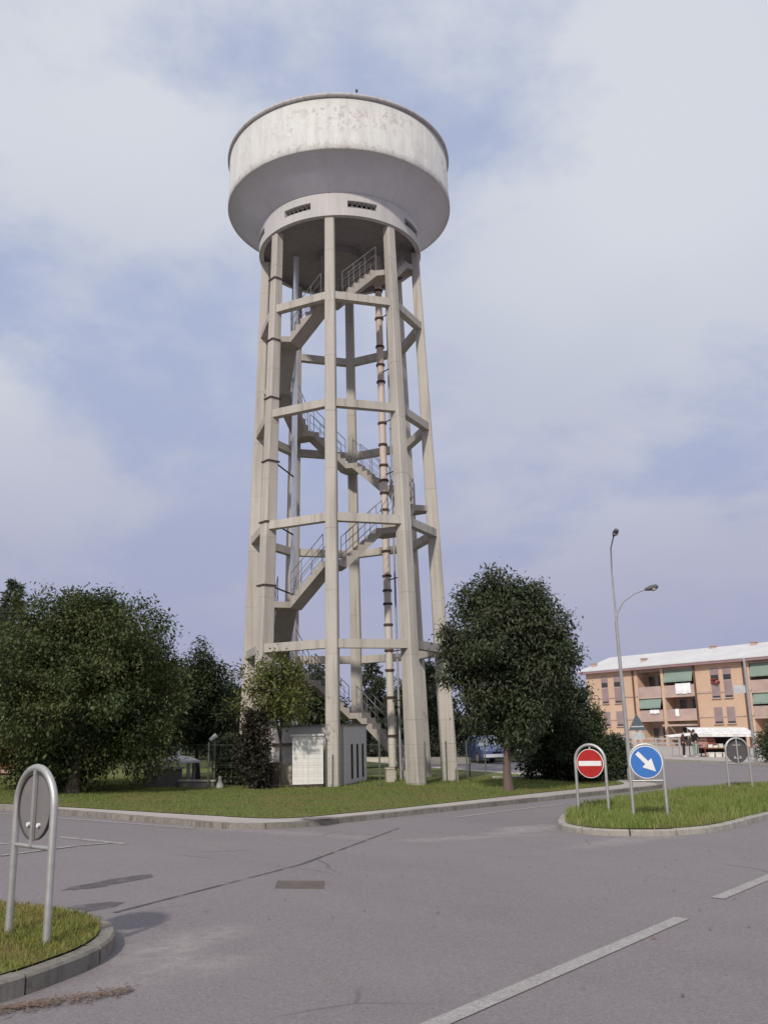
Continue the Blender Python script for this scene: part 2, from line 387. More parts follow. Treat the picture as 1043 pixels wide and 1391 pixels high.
cov = wramp(dens, .40, .53)
c0 = lambda r, g, b: tuple(K*x for x in srgb(r, g, b))
blue = wmix(.86, sky.outputs[0], c0(177, 188, 219))
cloud = wmix(wramp(n2, .35, .65), c0(195, 200, 215), c0(216, 220, 227))
upper = wmix(wmath('MULTIPLY', cov, .93), blue, cloud)
haze = wmix(wramp(n1, .4, .62), c0(163, 167, 196), c0(169, 171, 196))
col = wmix(wramp(sx.outputs['Z'], .02, .47), haze, upper)
L(col, bg.inputs['Color']); bg.inputs['Strength'].default_value = .1
sl = bpy.data.lights.new('sun', 'SUN'); sl.energy = 3.0; sl.angle = R_(2.5); sl.color = (1, .93, .83)
so = bpy.data.objects.new('sun', sl); COL.objects.link(so); so.rotation_euler = sd.to_track_quat('Z', 'Y').to_euler(); so.location = (-20, -30, 40)

PITCH, ROLL, FPX = R_(13.7), R_(1.4), 1230.0
Fv = Vector((0, math.cos(PITCH), math.sin(PITCH))); U0 = Vector((0, -math.sin(PITCH), math.cos(PITCH))); R0 = Vector((1, 0, 0))
Rv = R0*math.cos(ROLL) - U0*math.sin(ROLL); Uv = U0*math.cos(ROLL) + R0*math.sin(ROLL)
cam = bpy.data.cameras.new('camera'); co = bpy.data.objects.new('camera', cam); COL.objects.link(co)
m = Matrix((Rv, Uv, -Fv)).transposed().to_4x4(); m.translation = (0, 0, 1.6); co.matrix_world = m
cam.sensor_fit = 'VERTICAL'; cam.sensor_height = 24; cam.lens = 24*FPX/1391; cam.clip_end = 6000; cam.clip_start = .05
scene.camera = co
scene.view_settings.view_transform = 'Standard'; scene.view_settings.look = 'None'; scene.view_settings.exposure = 0; scene.view_settings.gamma = 1

# ------------------------------------------------------------------ ground
g = MB()
xs = [-3000, -40, 0, 45, 3000]; ys = [-300, 0, 40, 120, 4000]
for i in range(4):
    for j in range(4): g.sheet([(xs[i], ys[j]), (xs[i+1], ys[j]), (xs[i+1], ys[j+1]), (xs[i], ys[j+1])], 0)
struct(put('road', g, M['asphalt']))
def arc(c, r, a0, a1, n=10): return [(c[0]+r*math.cos(R_(a0+(a1-a0)*i/n)), c[1]+r*math.sin(R_(a0+(a1-a0)*i/n))) for i in range(n+1)]
def bez(p, q, r, n=8): return [((1-t)**2*p[0]+2*t*(1-t)*q[0]+t*t*r[0], (1-t)**2*p[1]+2*t*(1-t)*q[1]+t*t*r[1]) for t in [i/n for i in range(n+1)]]
# outer kerb line of the tower green, from far left round the corner to the lamp
kerb_line = [(-30, 36.5), (-20, 29), (-8.43, 20.43), (-6.34, 18.97), (-3.6, 16.9)] + bez((-3.2, 16.55), (-2.0, 15.75), (-.9, 17.35), 10) + [(1.05, 19.72), (4.13, 23.28), (7.4, 27.1)] + bez((7.7, 27.45), (8.6, 28.7), (7.9, 30.2), 8) + [(3.5, 40), (-3, 56)]
def offset(line, d):
    out = []
    for i, p in enumerate(line):
        a = Vector(line[max(0, i-1)]); b = Vector(line[min(len(line)-1, i+1)]); t_ = (b-a).normalized(); n_ = Vector((-t_.y, t_.x))
        out.append((p[0]+n_.x*d, p[1]+n_.y*d))
    return out
def band(name, line_a, line_b, z0, z1, mat):
    b = MB()
    for i in range(len(line_a)-1): b.prism([line_a[i], line_a[i+1], line_b[i+1], line_b[i]], z0, z1)
    return struct(put(name, b, mat))
k1 = offset(kerb_line, .14)
def resample(l, n):
    l = [Vector(p) for p in l]; d = [0]
    for i in range(1, len(l)): d.append(d[-1]+(l[i]-l[i-1]).length)
    out = []
    for k in range(n):
        t_ = d[-1]*k/(n-1); i = max(j for j in range(len(l)) if d[j] <= t_+1e-9); i = min(i, len(l)-2)
        q = l[i].lerp(l[i+1], (t_-d[i])/max(1e-6, d[i+1]-d[i])); out.append((q.x, q.y))
    return out
grass_line = [(-30, 37), (-20, 29.6), (-8.62, 20.86), (-7.0, 20.02), (-5.2, 18.95), (-4.0, 18.2), (-3.35, 17.85), (-2.9, 17.55), (-2.5, 17.33), (-2.1, 17.25), (-1.85, 17.32), (-1.6, 17.5), (-1.3, 17.8), (-1.1, 18.05), (-.9, 18.3), (-.6, 18.62), (.1, 19.45), (3.4, 23.8), (6.4, 27.5), (6.75, 27.95), (6.95, 28.35), (7.05, 28.6), (7.05, 28.9), (7.0, 29.2), (6.95, 29.5), (6.9, 29.8), (6.8, 30.0), (6.75, 30.1), (2.6, 39.6), (-4, 55.5)]
kb = MB(); kl = resample(kerb_line, 420)
def stones(line, wd, z1, mat, per=4):
    b = MB(); inn = offset(line, wd)
    for i in range(0, len(line)-per, per):
        kk = z1+random.uniform(-.004, .004); vs = []
        for k in range(per+1):
            o, q_ = Vector(line[i+k]), Vector(inn[i+k])
            if k == per: o = o.lerp(Vector(line[i+k-1]), .06); q_ = q_.lerp(Vector(inn[i+k-1]), .06)
            vs += [(o.x, o.y, gz(o.x)-.3), (o.x, o.y, gz(o.x)+kk), (q_.x, q_.y, gz(q_.x)+kk), (q_.x, q_.y, gz(q_.x)-.3)]
        fs = [(k*4+j, (k+1)*4+j, (k+1)*4+j+1, k*4+j+1) for k in range(per) for j in range(3)]+[(3, 2, 1, 0), tuple(per*4+j for j in range(4))]
        b.add(vs, fs)
    return struct(put('kerb', b, mat))
stones(kl, .14, .095, M['kerbold'])
# pavement strip: joined from both lines
def strip(la, lb, z):                  # triangulated strip between two polylines of different length
    b = MB(); i = j = 0; pa = [(x, y) for x, y in la]; pb = [(x, y) for x, y in lb]
    while i < len(pa)-1 or j < len(pb)-1:
        da = (Vector(pa[min(i+1, len(pa)-1)])-Vector(pb[j])).length if i < len(pa)-1 else 1e9
        db = (Vector(pb[min(j+1, len(pb)-1)])-Vector(pa[i])).length if j < len(pb)-1 else 1e9
        if da < db: b.sheet([pa[i], pa[i+1], pb[j]], z); i += 1
        else: b.sheet([pa[i], pb[j+1], pb[j]], z); j += 1
    return b
struct(put('pavement', strip(k1, grass_line, .090), M['pavement']))
# lawn of the tower green, a low mound
LAWN = grass_line + [(-40, 70), (-40, 40)]
def inpoly(x, y, P):
    c = False; n = len(P); j = n-1
    for i in range(n):
        if (P[i][1] > y) != (P[j][1] > y) and x < (P[j][0]-P[i][0])*(y-P[i][1])/(P[j][1]-P[i][1])+P[i][0]: c = not c
        j = i
    return c
g = MB(); g.sheet(LAWN, .10); struct(put('lawn', g, M['lawn']))
# meadow behind the tower
g = MB(); g.sheet([(-45, 41), (-2.5, 41), (1.9, 41), (-3.7, 56), (-3.9, 200), (-45, 200)], .13); struct(put('meadow', g, M['meadow']))
g = MB(); g.sheet([(-2, 56.5), (9, 51.5), (20, 120), (-2, 120)], .05); struct(put('verge', g, M['meadow']))
# far pavement by the flats
fk = [(8, 70), (15.26, 53.37), (18.49, 46.13), (24.8, 31.9)]
band('kerb', fk, offset(fk, .35), -.3, .13, M['kerb'])
fk2 = offset(fk, .35)
g = MB(); g.sheet(fk2 + [(45, 31.9), (45, 140), (8, 140)], .118); struct(put('pavement', g, M['pavement']))
# traffic island on the right
isl = [(2.86, 16.45), (2.84, 16.05), (3.0, 15.55), (3.45, 15.15), (4.28, 15.12), (4.95, 15.45), (5.54, 15.95), (7.15, 18.1), (9.6, 21.3), (12.6, 25.2), (12.9, 26.2), (12.5, 27.2), (11.4, 27.6), (9.4, 26.7), (7.03, 24.5), (5.06, 21.8), (3.53, 19.1), (3.0, 17.2)]
def smooth_loop(P, it=2):
    for _ in range(it):
        Q = []
        for i in range(len(P)):
            a, b = P[i], P[(i+1) % len(P)]
            Q += [(a[0]*.75+b[0]*.25, a[1]*.75+b[1]*.25), (a[0]*.25+b[0]*.75, a[1]*.25+b[1]*.75)]
        P = Q
    return P
def loop_off(P, d):
    n = len(P); out = []
    for i in range(n):
        a = Vector(P[i-1]); b = Vector(P[(i+1) % n]); t_ = (b-a).normalized(); out.append((P[i][0]-t_.y*d, P[i][1]+t_.x*d))
    return out
def island(P, kerbw, kh, kmat, ground):
    inner = loop_off(P, kerbw); b = MB(); n = len(P)
    def pt(L, u): i = int(u) % n; a, c = Vector(L[i]), Vector(L[(i+1) % n]); return tuple(a.lerp(c, u-int(u)))
    us = [0.0]; acc = 0
    for i in range(n):
        sl_ = (Vector(P[(i+1) % n])-Vector(P[i])).length; m_ = max(1, int(sl_/.05))
        for k in range(m_):
            acc += sl_/m_
            if acc >= .78: us.append(i+(k+1)/m_); acc = 0
    us.append(float(n))
    for a, c in zip(us[:-1], us[1:]):
        m_ = 6; g_ = .016*(c-a); kk = kh+random.uniform(-.006, .006); cut = [a+g_+(c-a-2*g_)*k/m_ for k in range(m_+1)]
        ou = [pt(P, min(x, n-1e-6)) for x in cut]; nn = [pt(inner, min(x, n-1e-6)) for x in cut]
        ch = [(o[0]*.86+q_[0]*.14, o[1]*.86+q_[1]*.14) for o, q_ in zip(ou, nn)]
        vs = []
        for o, h_, q_ in zip(ou, ch, nn): vs += [(o[0], o[1], gz(o[0])-.3), (o[0], o[1], gz(o[0])+kk-.018), (h_[0], h_[1], gz(h_[0])+kk), (q_[0], q_[1], gz(q_[0])+kk), (q_[0], q_[1], gz(q_[0])-.3)]
        fs = [(k*5+j, (k+1)*5+j, (k+1)*5+j+1, k*5+j+1) for k in range(m_) for j in range(4)]+[(4, 3, 2, 1, 0), tuple(m_*5+j for j in range(5))]
        b.add(vs, fs)
    struct(put('kerb', b, kmat))
    g = MB(); g.sheet(inner, kh+.008); struct(put('island', g, ground)); return inner
isl = smooth_loop(isl); isl_in = island(isl, .13, .10, M['kerb'], M['lawn'])
lis = smooth_loop([(-3.0, 5.4), (-2.45, 5.95), (-2.25, 6.4), (-2.08, 7.0), (-2.13, 7.6), (-2.45, 8.2), (-3.05, 8.62), (-3.8, 8.85), (-6.0, 8.9), (-6.6, 8.0), (-6.4, 6.2), (-5.0, 5.3)])
lis_in = island(lis, .12, .125, M['kerbold'], M['lawn'])
# markings, seam and dark patches, each a thin sheet
def mark(name, poly, z, mat): b = MB(); b.sheet(poly, z); return struct(put(name, b, mat))
def stripe(p, q, wd):
    p, q = Vector(p), Vector(q); d = (q-p).normalized(); n_ = Vector((-d.y, d.x))*wd/2
    return [tuple(p-n_), tuple(q-n_), tuple(q+n_), tuple(p+n_)]
mark('road_marking', stripe((-.55, 4.65), (2.54, 8.64), .135), .006, M['roadpaint'])
mark('road_marking', stripe((3.2, 9.62), (5.4, 12.45), .135), .006, M['roadpaint'])
mark('road_marking', stripe((-12, 22.1), (-3.4, 16.45), .13), .005, M['fadedpaint'])
mark('road_marking', stripe((-5.28, 15.15), (-3.95, 14.2), .13), .005, M['fadedpaint'])
mark('road_marking', stripe((-4.55, 13.99), (-4.2, 14.3), .12), .009, M['fadedpaint'])
mark('road_marking', stripe((-5.25, 12.86), (-4.6, 13.95), .12), .009, M['fadedpaint'])
mark('road_marking', stripe((-9.4, 16.6), (-5.7, 14.2), .12), .005, M['fadedpaint'])
mark('road_marking', stripe((1.2, 18.4), (4.0, 21.9), .12), .005, M['fadedpaint'])
mark('road_seam', [(-2.58, 8.92), (-1.18, 12.0), (.09, 16.4), (.14, 16.42), (-1.12, 12.0), (-2.53, 8.9)], .004, M['seam'])
def blob(c, rx, ry, rot, seed, n=22, j=.16):
    rr = random.Random(seed); out = []
    for i in range(n):
        a = 2*math.pi*i/n; k = 1+rr.uniform(-j, j); x, y = rx*k*math.cos(a), ry*k*math.sin(a)
        out.append((c[0]+x*math.cos(rot)-y*math.sin(rot), c[1]+x*math.sin(rot)+y*math.cos(rot)))
    return out
mark('road_patch', blob((-2.85, 9.2), .34, .17, .9, 4), .004, M['patch'])  # irregular darker blotches on the asphalt
mark('road_patch', blob((-3.1, 10.65), .62, .16, 1.05, 5), .004, M['patch'])
mark('road_patch', [(-1.75, 16.75), (-1.2, 16.75), (-.95, 17.2), (-1.55, 17.25)], .125, M['patch'])
mh = MB(); mh.prism([(-1.25, 10.24), (-.73, 10.22), (-.76, 10.7), (-1.28, 10.72)], -.02, .007)
tag(put('manhole_cover', mh, M['iron']), 'rusty brown square manhole cover set in the asphalt', 'manhole cover')
# edging strip behind the green, on the right
g = MB(); g.prism([(3.4, 31.6), (6.3, 30.6), (6.4, 30.9), (3.5, 31.9)], 0, .17); struct(put('edging', g, M['kerb']))

# ------------------------------------------------------------------ grass and foliage
def np_obj(name, V, Fn, mat, parent=None):
    """V (n,k,3): n faces with k own vertices each."""
    n, k, _ = V.shape
    me = bpy.data.meshes.new(name)
    me.vertices.add(n*k); me.vertices.foreach_set('co', V.reshape(-1).astype(np.float32))
    me.loops.add(n*k); me.loops.foreach_set('vertex_index', np.arange(n*k, dtype=np.int32))
    me.polygons.add(n); me.polygons.foreach_set('loop_start', np.arange(0, n*k, k, dtype=np.int32)); me.polygons.foreach_set('loop_total', np.full(n, k, dtype=np.int32))
    me.materials.append(mat); me.update(calc_edges=True); me.validate()
    ob = bpy.data.objects.new(name, me); COL.objects.link(ob)
    if parent is not None: ob.parent = parent
    ORG[ob.name] = ORG.get(parent.name, Vector((0,0,0))) if parent is not None else Vector((0,0,0))
    return ob
def grass(poly, n, h, wd, z, mat, seed, bounds=None, lean=.5, clump=None):
    rg = np.random.default_rng(seed); P = np.array(poly); lo, hi = P.min(0), P.max(0)
    if bounds is not None: lo = np.maximum(lo, bounds[0]); hi = np.minimum(hi, bounds[1])
    pts = rg.uniform(lo, hi, (n*3, 2))
    x, y = pts[:, 0], pts[:, 1]; c = np.zeros(len(pts), bool); j = len(P)-1
    for i in range(len(P)):
        cond = (P[i, 1] > y) != (P[j, 1] > y)
        with np.errstate(divide='ignore', invalid='ignore'):
            xi = (P[j, 0]-P[i, 0])*(y-P[i, 1])/(P[j, 1]-P[i, 1])+P[i, 0]
        c ^= cond & (x < xi); j = i
    pts = pts[c][:n]; n = len(pts)
    a = rg.uniform(0, 2*np.pi, n)
    patch = .65 + .55*(np.sin(pts[:, 0]*2.3+1)*np.sin(pts[:, 1]*1.9)*.5+.5)
    hh = h*rg.uniform(.45, 1.25, n)*patch; ww = wd*rg.uniform(.6, 1.3, n)
    la = rg.uniform(0, 2*np.pi, n); ll = lean*hh*rg.uniform(.1, 1, n)
    base = np.stack([pts[:, 0], pts[:, 1], SLOPE*pts[:, 0]+z-.01], 1)
    d = np.stack([np.cos(a), np.sin(a), np.zeros(n)], 1)*ww[:, None]/2
    tip = base + np.stack([np.cos(la)*ll, np.sin(la)*ll, hh], 1)
    mid = base*.45 + tip*.55 + np.array([0, 0, 1])*(hh*.12)[:, None]
    return np.stack([base-d, base+d, mid+d*.7, tip, mid-d*.7], 1)
V = grass(isl_in, 46000, .15, .011, .108, None, 1); struct(np_obj('grass', V, 5, M['grass_tall']), 'stuff')
V = grass(lis_in, 26000, .05, .006, .133, None, 2, ((-4.2, 5.4), (-2, 9)), .9); struct(np_obj('grass', V, 5, M['grass_dry']), 'stuff')
V = grass(LAWN, 110000, .045, .016, .10, None, 3, ((-13, 17), (8, 33)), .8); struct(np_obj('grass', V, 5, M['grass_short']), 'stuff')
V = grass(LAWN, 6000, .10, .014, .10, None, 4, ((-8, 25.9), (5.5, 31.5)), .5); struct(np_obj('grass', V, 5, M['grass_tall']), 'stuff')
rg = np.random.default_rng(5)
n = 900; tt = rg.uniform(0, 1, n); cx = -2.75+tt*.95; cy = 5.75+tt*.62+rg.normal(0, .06, n)-np.abs(rg.normal(0, .05, n)); a = rg.uniform(0, 6.28, n); s_ = rg.uniform(.006, .02, n)
e1 = np.stack([np.cos(a), np.sin(a), rg.uniform(-.2, .2, n)], 1)*s_[:, None]; e2 = np.stack([-np.sin(a), np.cos(a), rg.uniform(-.2, .2, n)], 1)*s_[:, None]*.55
cc = np.stack([cx+.12, cy-.02, SLOPE*cx+.016], 1)
keep = ~np.array([inpoly(x, y, lis) for x, y in cc[:, :2]])
struct(np_obj('leaf_litter', np.stack([cc-e1, cc+e2, cc+e1, cc-e2], 1)[keep], 4, M['deadleaf']), 'stuff')
n = 60; cx = rg.uniform(-2, 5, n); cy = rg.uniform(6, 14, n); a = rg.uniform(0, 6.28, n); s_ = rg.uniform(.012, .03, n)
e1 = np.stack([np.cos(a), np.sin(a), a*0], 1)*s_[:, None]; e2 = np.stack([-np.sin(a), np.cos(a), a*0+.3], 1)*s_[:, None]*.5
cc = np.stack([cx, cy, SLOPE*cx+.018], 1); struct(np_obj('leaf_litter', np.stack([cc-e1, cc+e2, cc+e1, cc-e2], 1), 4, M['deadleaf']), 'stuff')

def crown_blobs(prof, seed, n, squash=.8, size=(.28, .45)):
    """prof: list of (z, radius); returns ellipsoid clumps filling the envelope unevenly."""
    rr = random.Random(seed); zs = [p[0] for p in prof]; out = []
    for i in range(n):
        z = zs[0]+(zs[-1]-zs[0])*((i+.5)/n)**.95
        k = max(j for j in range(len(prof)) if prof[j][0] <= z); k = min(k, len(prof)-2)
        t_ = (z-prof[k][0])/(prof[k+1][0]-prof[k][0]); r = prof[k][1]*(1-t_)+prof[k+1][1]*t_
        a = i*2.399963+rr.uniform(-.5, .5); s = max(.22, r*rr.uniform(*size)); q = max(0, r-s*.75)*rr.uniform(.68, 1.2)
        out.append((q*math.cos(a), q*math.sin(a), z, s, s*squash*rr.uniform(.8, 1.3)))
        if r > .7: out.append((q*.35*math.cos(a+2), q*.35*math.sin(a+2), z, s*1.05, s*.9))
    return out
def leaves(blobs, ncl, per, sig, size, seed, droop=.35, shell=.62, aspect=.5):
    rg = np.random.default_rng(seed); B = np.array(blobs); vol = B[:, 3]**2*B[:, 4]; idx = rg.choice(len(B), ncl, p=(vol**.75)/(vol**.75).sum())
    d = rg.normal(0, 1, (ncl, 3)); d /= np.linalg.norm(d, axis=1)[:, None]
    r = rg.uniform(shell**3, 1.08, ncl)**(1/3)
    c = B[idx, :3]+d*r[:, None]*np.stack([B[idx, 3], B[idx, 3], B[idx, 4]], 1)
    p = np.repeat(c, per, 0)+rg.normal(0, sig, (ncl*per, 3))*np.array([1, 1, .75]); n = len(p); dd = np.repeat(d, per, 0)
    ax = dd*.7+rg.normal(0, .75, (n, 3)); ax[:, 2] -= droop; ax /= np.linalg.norm(ax, axis=1)[:, None]
    q = np.stack([-ax[:, 1], ax[:, 0], np.zeros(n)], 1)*1.3+rg.normal(0, .55, (n, 3)); q -= ax*(q*ax).sum(1)[:, None]; q /= np.linalg.norm(q, axis=1)[:, None]
    s = size*rg.uniform(.55, 1.35, n)[:, None]
    fold = np.cross(ax, q)*s*.12
    return np.stack([p, p+ax*s*.45+q*s*aspect*.5+fold, p+ax*s, p+ax*s*.45-q*s*aspect*.5+fold], 1)
def trunk(base, h, r0, limbs, seed, lean=(0, 0), kids=True):
    rr = random.Random(seed); b = MB(); n = 7; pts = []
    for i in range(n):
        t_ = i/(n-1); pts.append((base[0]+lean[0]*t_+rr.uniform(-1, 1)*r0*.35*(i > 0), base[1]+lean[1]*t_+rr.uniform(-1, 1)*r0*.35*(i > 0), base[2]-.15+(h+.15)*t_))
    b.tube(pts, [r0*(1.35 if i == 0 else 1-.62*i/(n-1)) for i in range(n)], 9)
    for (tz, q) in limbs:
        s = Vector(pts[max(1, min(n-2, int(tz*(n-1))))]); e = Vector(q); mid = s.lerp(e, .5)+Vector((0, 0, .12*(e-s).length))
        e2 = e+Vector((rr.uniform(-.3, .3), rr.uniform(-.3, .3), .3))
        b.tube([s, mid, e, e2], [r0*.5, r0*.34, r0*.18, r0*.08], 6)
        for k in range(3):
            st = mid.lerp(e, rr.random()); b.tube([st, st+Vector((rr.uniform(-.5, .5), rr.uniform(-.5, .5), rr.uniform(.1, .5)))], [r0*.14, r0*.05], 5)
    return b
def tree(name, base, label, cat, prof, mat, bark, r0, trunk_h, seed, nb=22, ncl=1400, per=26, sig=.13, size=.10, droop=.35, squash=.85, group=None, lean=(0,0), off=(0,0), aspect=.5, shell=.62, bsize=(.24,.42), extra=()):
    root = thing(name, (base[0], base[1], base[2]), label, cat, group)
    bl = [(x+off[0], y+off[1], z, s, sz) for x, y, z, s, sz in crown_blobs(prof, seed, nb, squash, bsize)]+list(extra)
    V = leaves(bl, ncl, per, sig, size, seed+1, droop, shell, aspect)
    rr = random.Random(seed); lim = []
    for b_ in rr.sample(bl, min(len(bl), 9)): lim.append((rr.uniform(.45, .85), (base[0]+b_[0]*.85, base[1]+b_[1]*.85, base[2]+b_[2])))
    put('trunk', trunk(base, trunk_h, r0, lim, seed, lean), bark, root)
    np_obj('crown', V, 4, mat, root)
    return root
def gb(x, y, z=.12): return (x, y, gz(x)+z)
T = tree('broadleaf_tree', gb(3.13, 25.08), 'dense dark green tree with pale bare trunk right of the tower', 'tree',
     [(1.2, .7), (1.6, 1.0), (2.5, 1.5), (3.6, 1.72), (4.3, 1.5), (4.95, 1.1), (5.3, .5)], M['leaf_dark'], M['bark'], .12, 3.6, 41, 24, 2900, 28, .15, .115, .75, .85, off=(.14, 0), aspect=.45,
     extra=[(-.05, -.2, 5.5, .36, .42), (1.15, 0, 5.05, .42, .5), (-.8, .1, 5.05, .40, .42), (-.5, -.3, 5.25, .32, .35), (1.5, -.2, 4.3, .42, .45), (-1.28, -.1, 3.9, .38, .5), (-1.35, 0, 3.1, .38, .45), (1.6, 0, 3.3, .42, .5), (.55, -.2, 5.2, .34, .42)])
T = tree('broadleaf_tree', gb(-8.15, 24.2), 'huge rounded green tree at left, its crown reaching almost to the grass', 'tree',
     [(.45, 1.9), (1.0, 2.5), (1.7, 2.85), (2.6, 3.0), (3.5, 2.8), (4.3, 2.2), (4.9, 1.4), (5.3, .5)], M['leaf_green'], M['bark'], .16, 3.4, 52, 44, 5000, 28, .15, .108, .5, .85, off=(-.35, 1.0), aspect=.5,
     extra=[(1.1, 1.0, 4.85, .5, .5), (-.9, .6, 5.0, .5, .45), (1.75, 1, 4.0, .55, .5), (.3, .5, 4.95, .45, .4), (2.4, 1.0, 2.9, .55, .6)])
T = tree('broadleaf_tree', gb(-6.3, 30.7), 'dark thin stemmed tree standing behind the low block wall', 'tree',
     [(1.25, .7), (1.6, 1.15), (2.6, 1.25), (3.4, .95), (3.9, .6), (4.35, .25)], M['leaf_deep'], M['barkdark'], .085, 2.4, 63, 20, 1100, 24, .13, .12, .4)
T = tree('broadleaf_tree', gb(-8.1, 31.5), 'dark bluish tree crown squeezed between the huge tree and thin stemmed tree', 'tree',
     [(.9, .6), (1.7, 1.1), (2.8, 1.15), (3.7, .85), (4.55, .3)], M['leaf_deep'], M['barkdark'], .1, 2.6, 64, 18, 1000, 24, .13, .12, .4)
T = tree('young_tree', gb(-3.08, 26.42), 'young olive green tree with slim trunk and airy crown before the white cabins', 'tree',
     [(1.75, .5), (2.05, 1.1), (2.5, 1.4), (3.0, 1.2), (3.45, .7), (3.75, .25)], M['leaf_olive'], M['barkdark'], .045, 2.5, 75, 20, 340, 20, .14, .112, .2, .6, off=(-.08, -.1), shell=.3)
T = tree('shrub', gb(-3.75, 26.0), 'loose brownish leaved shrub beneath the young olive green tree', 'shrub',
     [(.1, .3), (.5, .48), (1.1, .5), (1.6, .42), (2.0, .2)], M['leaf_purple'], M['barkdark'], .04, 1.3, 86, 16, 330, 20, .1, .10, .2, .8, shell=.3)
T = tree('shrub', gb(-4.7, 27.6), 'low dark green bush behind the fence, left of the brownish shrub', 'shrub',
     [(.05, .3), (.4, .5), (.9, .5), (1.25, .25)], M['leaf_dark'], M['barkdark'], .04, .8, 87, 14, 330, 20, .1, .10, .2)
T = tree('evergreen_shrub', gb(5.75, 30.6), 'broad near black evergreen shrub behind the pale trunked tree', 'shrub',
     [(.02, 1.35), (.5, 1.55), (1.3, 1.45), (2.1, 1.15), (2.9, .7), (3.4, .3)], M['leaf_deep'], M['barkdark'], .1, 2.2, 97, 26, 1800, 24, .14, .12, .3)
T = tree('shrub', gb(7.15, 32.2), 'light leaved feathery shrub at the right edge of the near black evergreen', 'shrub',
     [(.02, .3), (.5, .45), (1.1, .42), (1.75, .28), (2.3, .1)], M['leaf_olive'], M['barkdark'], .035, 1.4, 98, 14, 260, 18, .12, .09, .1, 1.2, shell=.3)
T = tree('shrub', gb(7.6, 32.0), 'short dark bush below the feathery shrub near the lamp post', 'shrub',
     [(.02, .4), (.4, .6), (.9, .5), (1.2, .2)], M['leaf_deep'], M['barkdark'], .04, .7, 99, 14, 420, 20, .1, .10, .2)
T = tree('hedge_bush', gb(19.6, 46.5, .1), 'rounded green hedge bush at the right edge behind the grey pole', 'hedge',
     [(.05, .95), (.6, 1.2), (1.3, 1.15), (1.8, .85), (2.15, .35)], M['leaf_dark'], M['barkdark'], .06, 1.2, 110, 18, 800, 22, .14, .13, .2)
def conifer(base, h, r, label, seed, group=None):
    root = thing('conifer_tree', base, label, 'tree', group); rg = np.random.default_rng(seed); quads = []
    lev = int(h*4.2)
    for i in range(lev):
        t_ = i/lev; z = h*(.12+.86*t_); rad = r*(1-t_)**.8+.12; nb = max(4, int(9*(1-t_)+4))
        for k in range(nb):
            a = rg.uniform(0, 6.283); ln = rad*rg.uniform(.65, 1.15); m_ = int(18+ln*44)
            u = rg.uniform(.1, 1, m_)**.7; p = np.stack([np.cos(a)*ln*u, np.sin(a)*ln*u, z-.28*ln*u**1.5+.10*ln*u], 1)+rg.normal(0, .07+.05*ln, (m_, 3))*np.array([1, 1, .5])
            ax = rg.normal(0, .6, (m_, 3))+np.array([np.cos(a), np.sin(a), -.25]); ax /= np.linalg.norm(ax, axis=1)[:, None]
            q = rg.normal(0, 1, (m_, 3)); q -= ax*(q*ax).sum(1)[:, None]; q /= np.linalg.norm(q, axis=1)[:, None]; s = rg.uniform(.14, .34, m_)[:, None]
            quads.append(np.stack([p, p+ax*s*.5+q*s*.15, p+ax*s, p+ax*s*.5-q*s*.15], 1))
    b = MB(); b.tube([(base[0], base[1], base[2]-.2), (base[0], base[1], base[2]+h*.97)], [.16, .03], 8)
    put('trunk', b, M['barkdark'], root); np_obj('crown', np.concatenate(quads), 4, M['needle'], root); return root
conifer(gb(-18.6, 45), 9.3, 2.0, 'pointed conifer rising behind the huge rounded tree at far left', 201)
conifer(gb(-20.9, 44), 8.4, 2.2, 'broader conifer at the left picture edge beside the pointed conifer', 202)
conifer(gb(-.9, 52), 5.9, 1.5, 'small conifer seen through the tower, left of the back column', 203)
BG = 'background trees beyond the tower'
for (x, y, h, r, lab, sd_) in ((-4.2, 53, 5.4, 1.7, 'mid green tree beyond the tower, behind the white cabins', 301), (2.3, 54, 5.7, 1.7, 'leafy tree beyond the tower, between rusty pipe and thick right column', 302),
        (-9.5, 55, 4.6, 2.2, 'low wide tree in the background over the low block wall', 303), (.8, 58, 4.6, 2.0, 'dim green tree in the background behind the tower back column', 304), (-13.5, 50, 5.0, 2.2, 'background tree hidden mostly behind the huge rounded tree', 305)):
    tree('broadleaf_tree', gb(x, y), lab, 'tree', [(.3, r*.75), (h*.3, r), (h*.6, r*.9), (h*.85, r*.5), (h, r*.15)], M['leaf_dark'] if sd_ != 303 else M['leaf_far'], M['barkdark'], .12, h*.6, sd_, 18, 900, 18, .2, .24, .3, group=BG)
# far hedge and wood, one mass that closes the view
rg = np.random.default_rng(9)
bl = []
for i in range(230):
    x = -60+i*.32+rg.uniform(-.3, .3); bl.append((x, 66+rg.uniform(-2, 2)-max(0, (x-8)*.0), gz(x)+rg.uniform(.3, 1.9), rg.uniform(.8, 1.3), rg.uniform(.7, 1.25)))
struct(np_obj('far_hedge', leaves(bl, 5200, 8, .3, .42, 10, .2, .7), 4, M['leaf_far']), 'stuff')

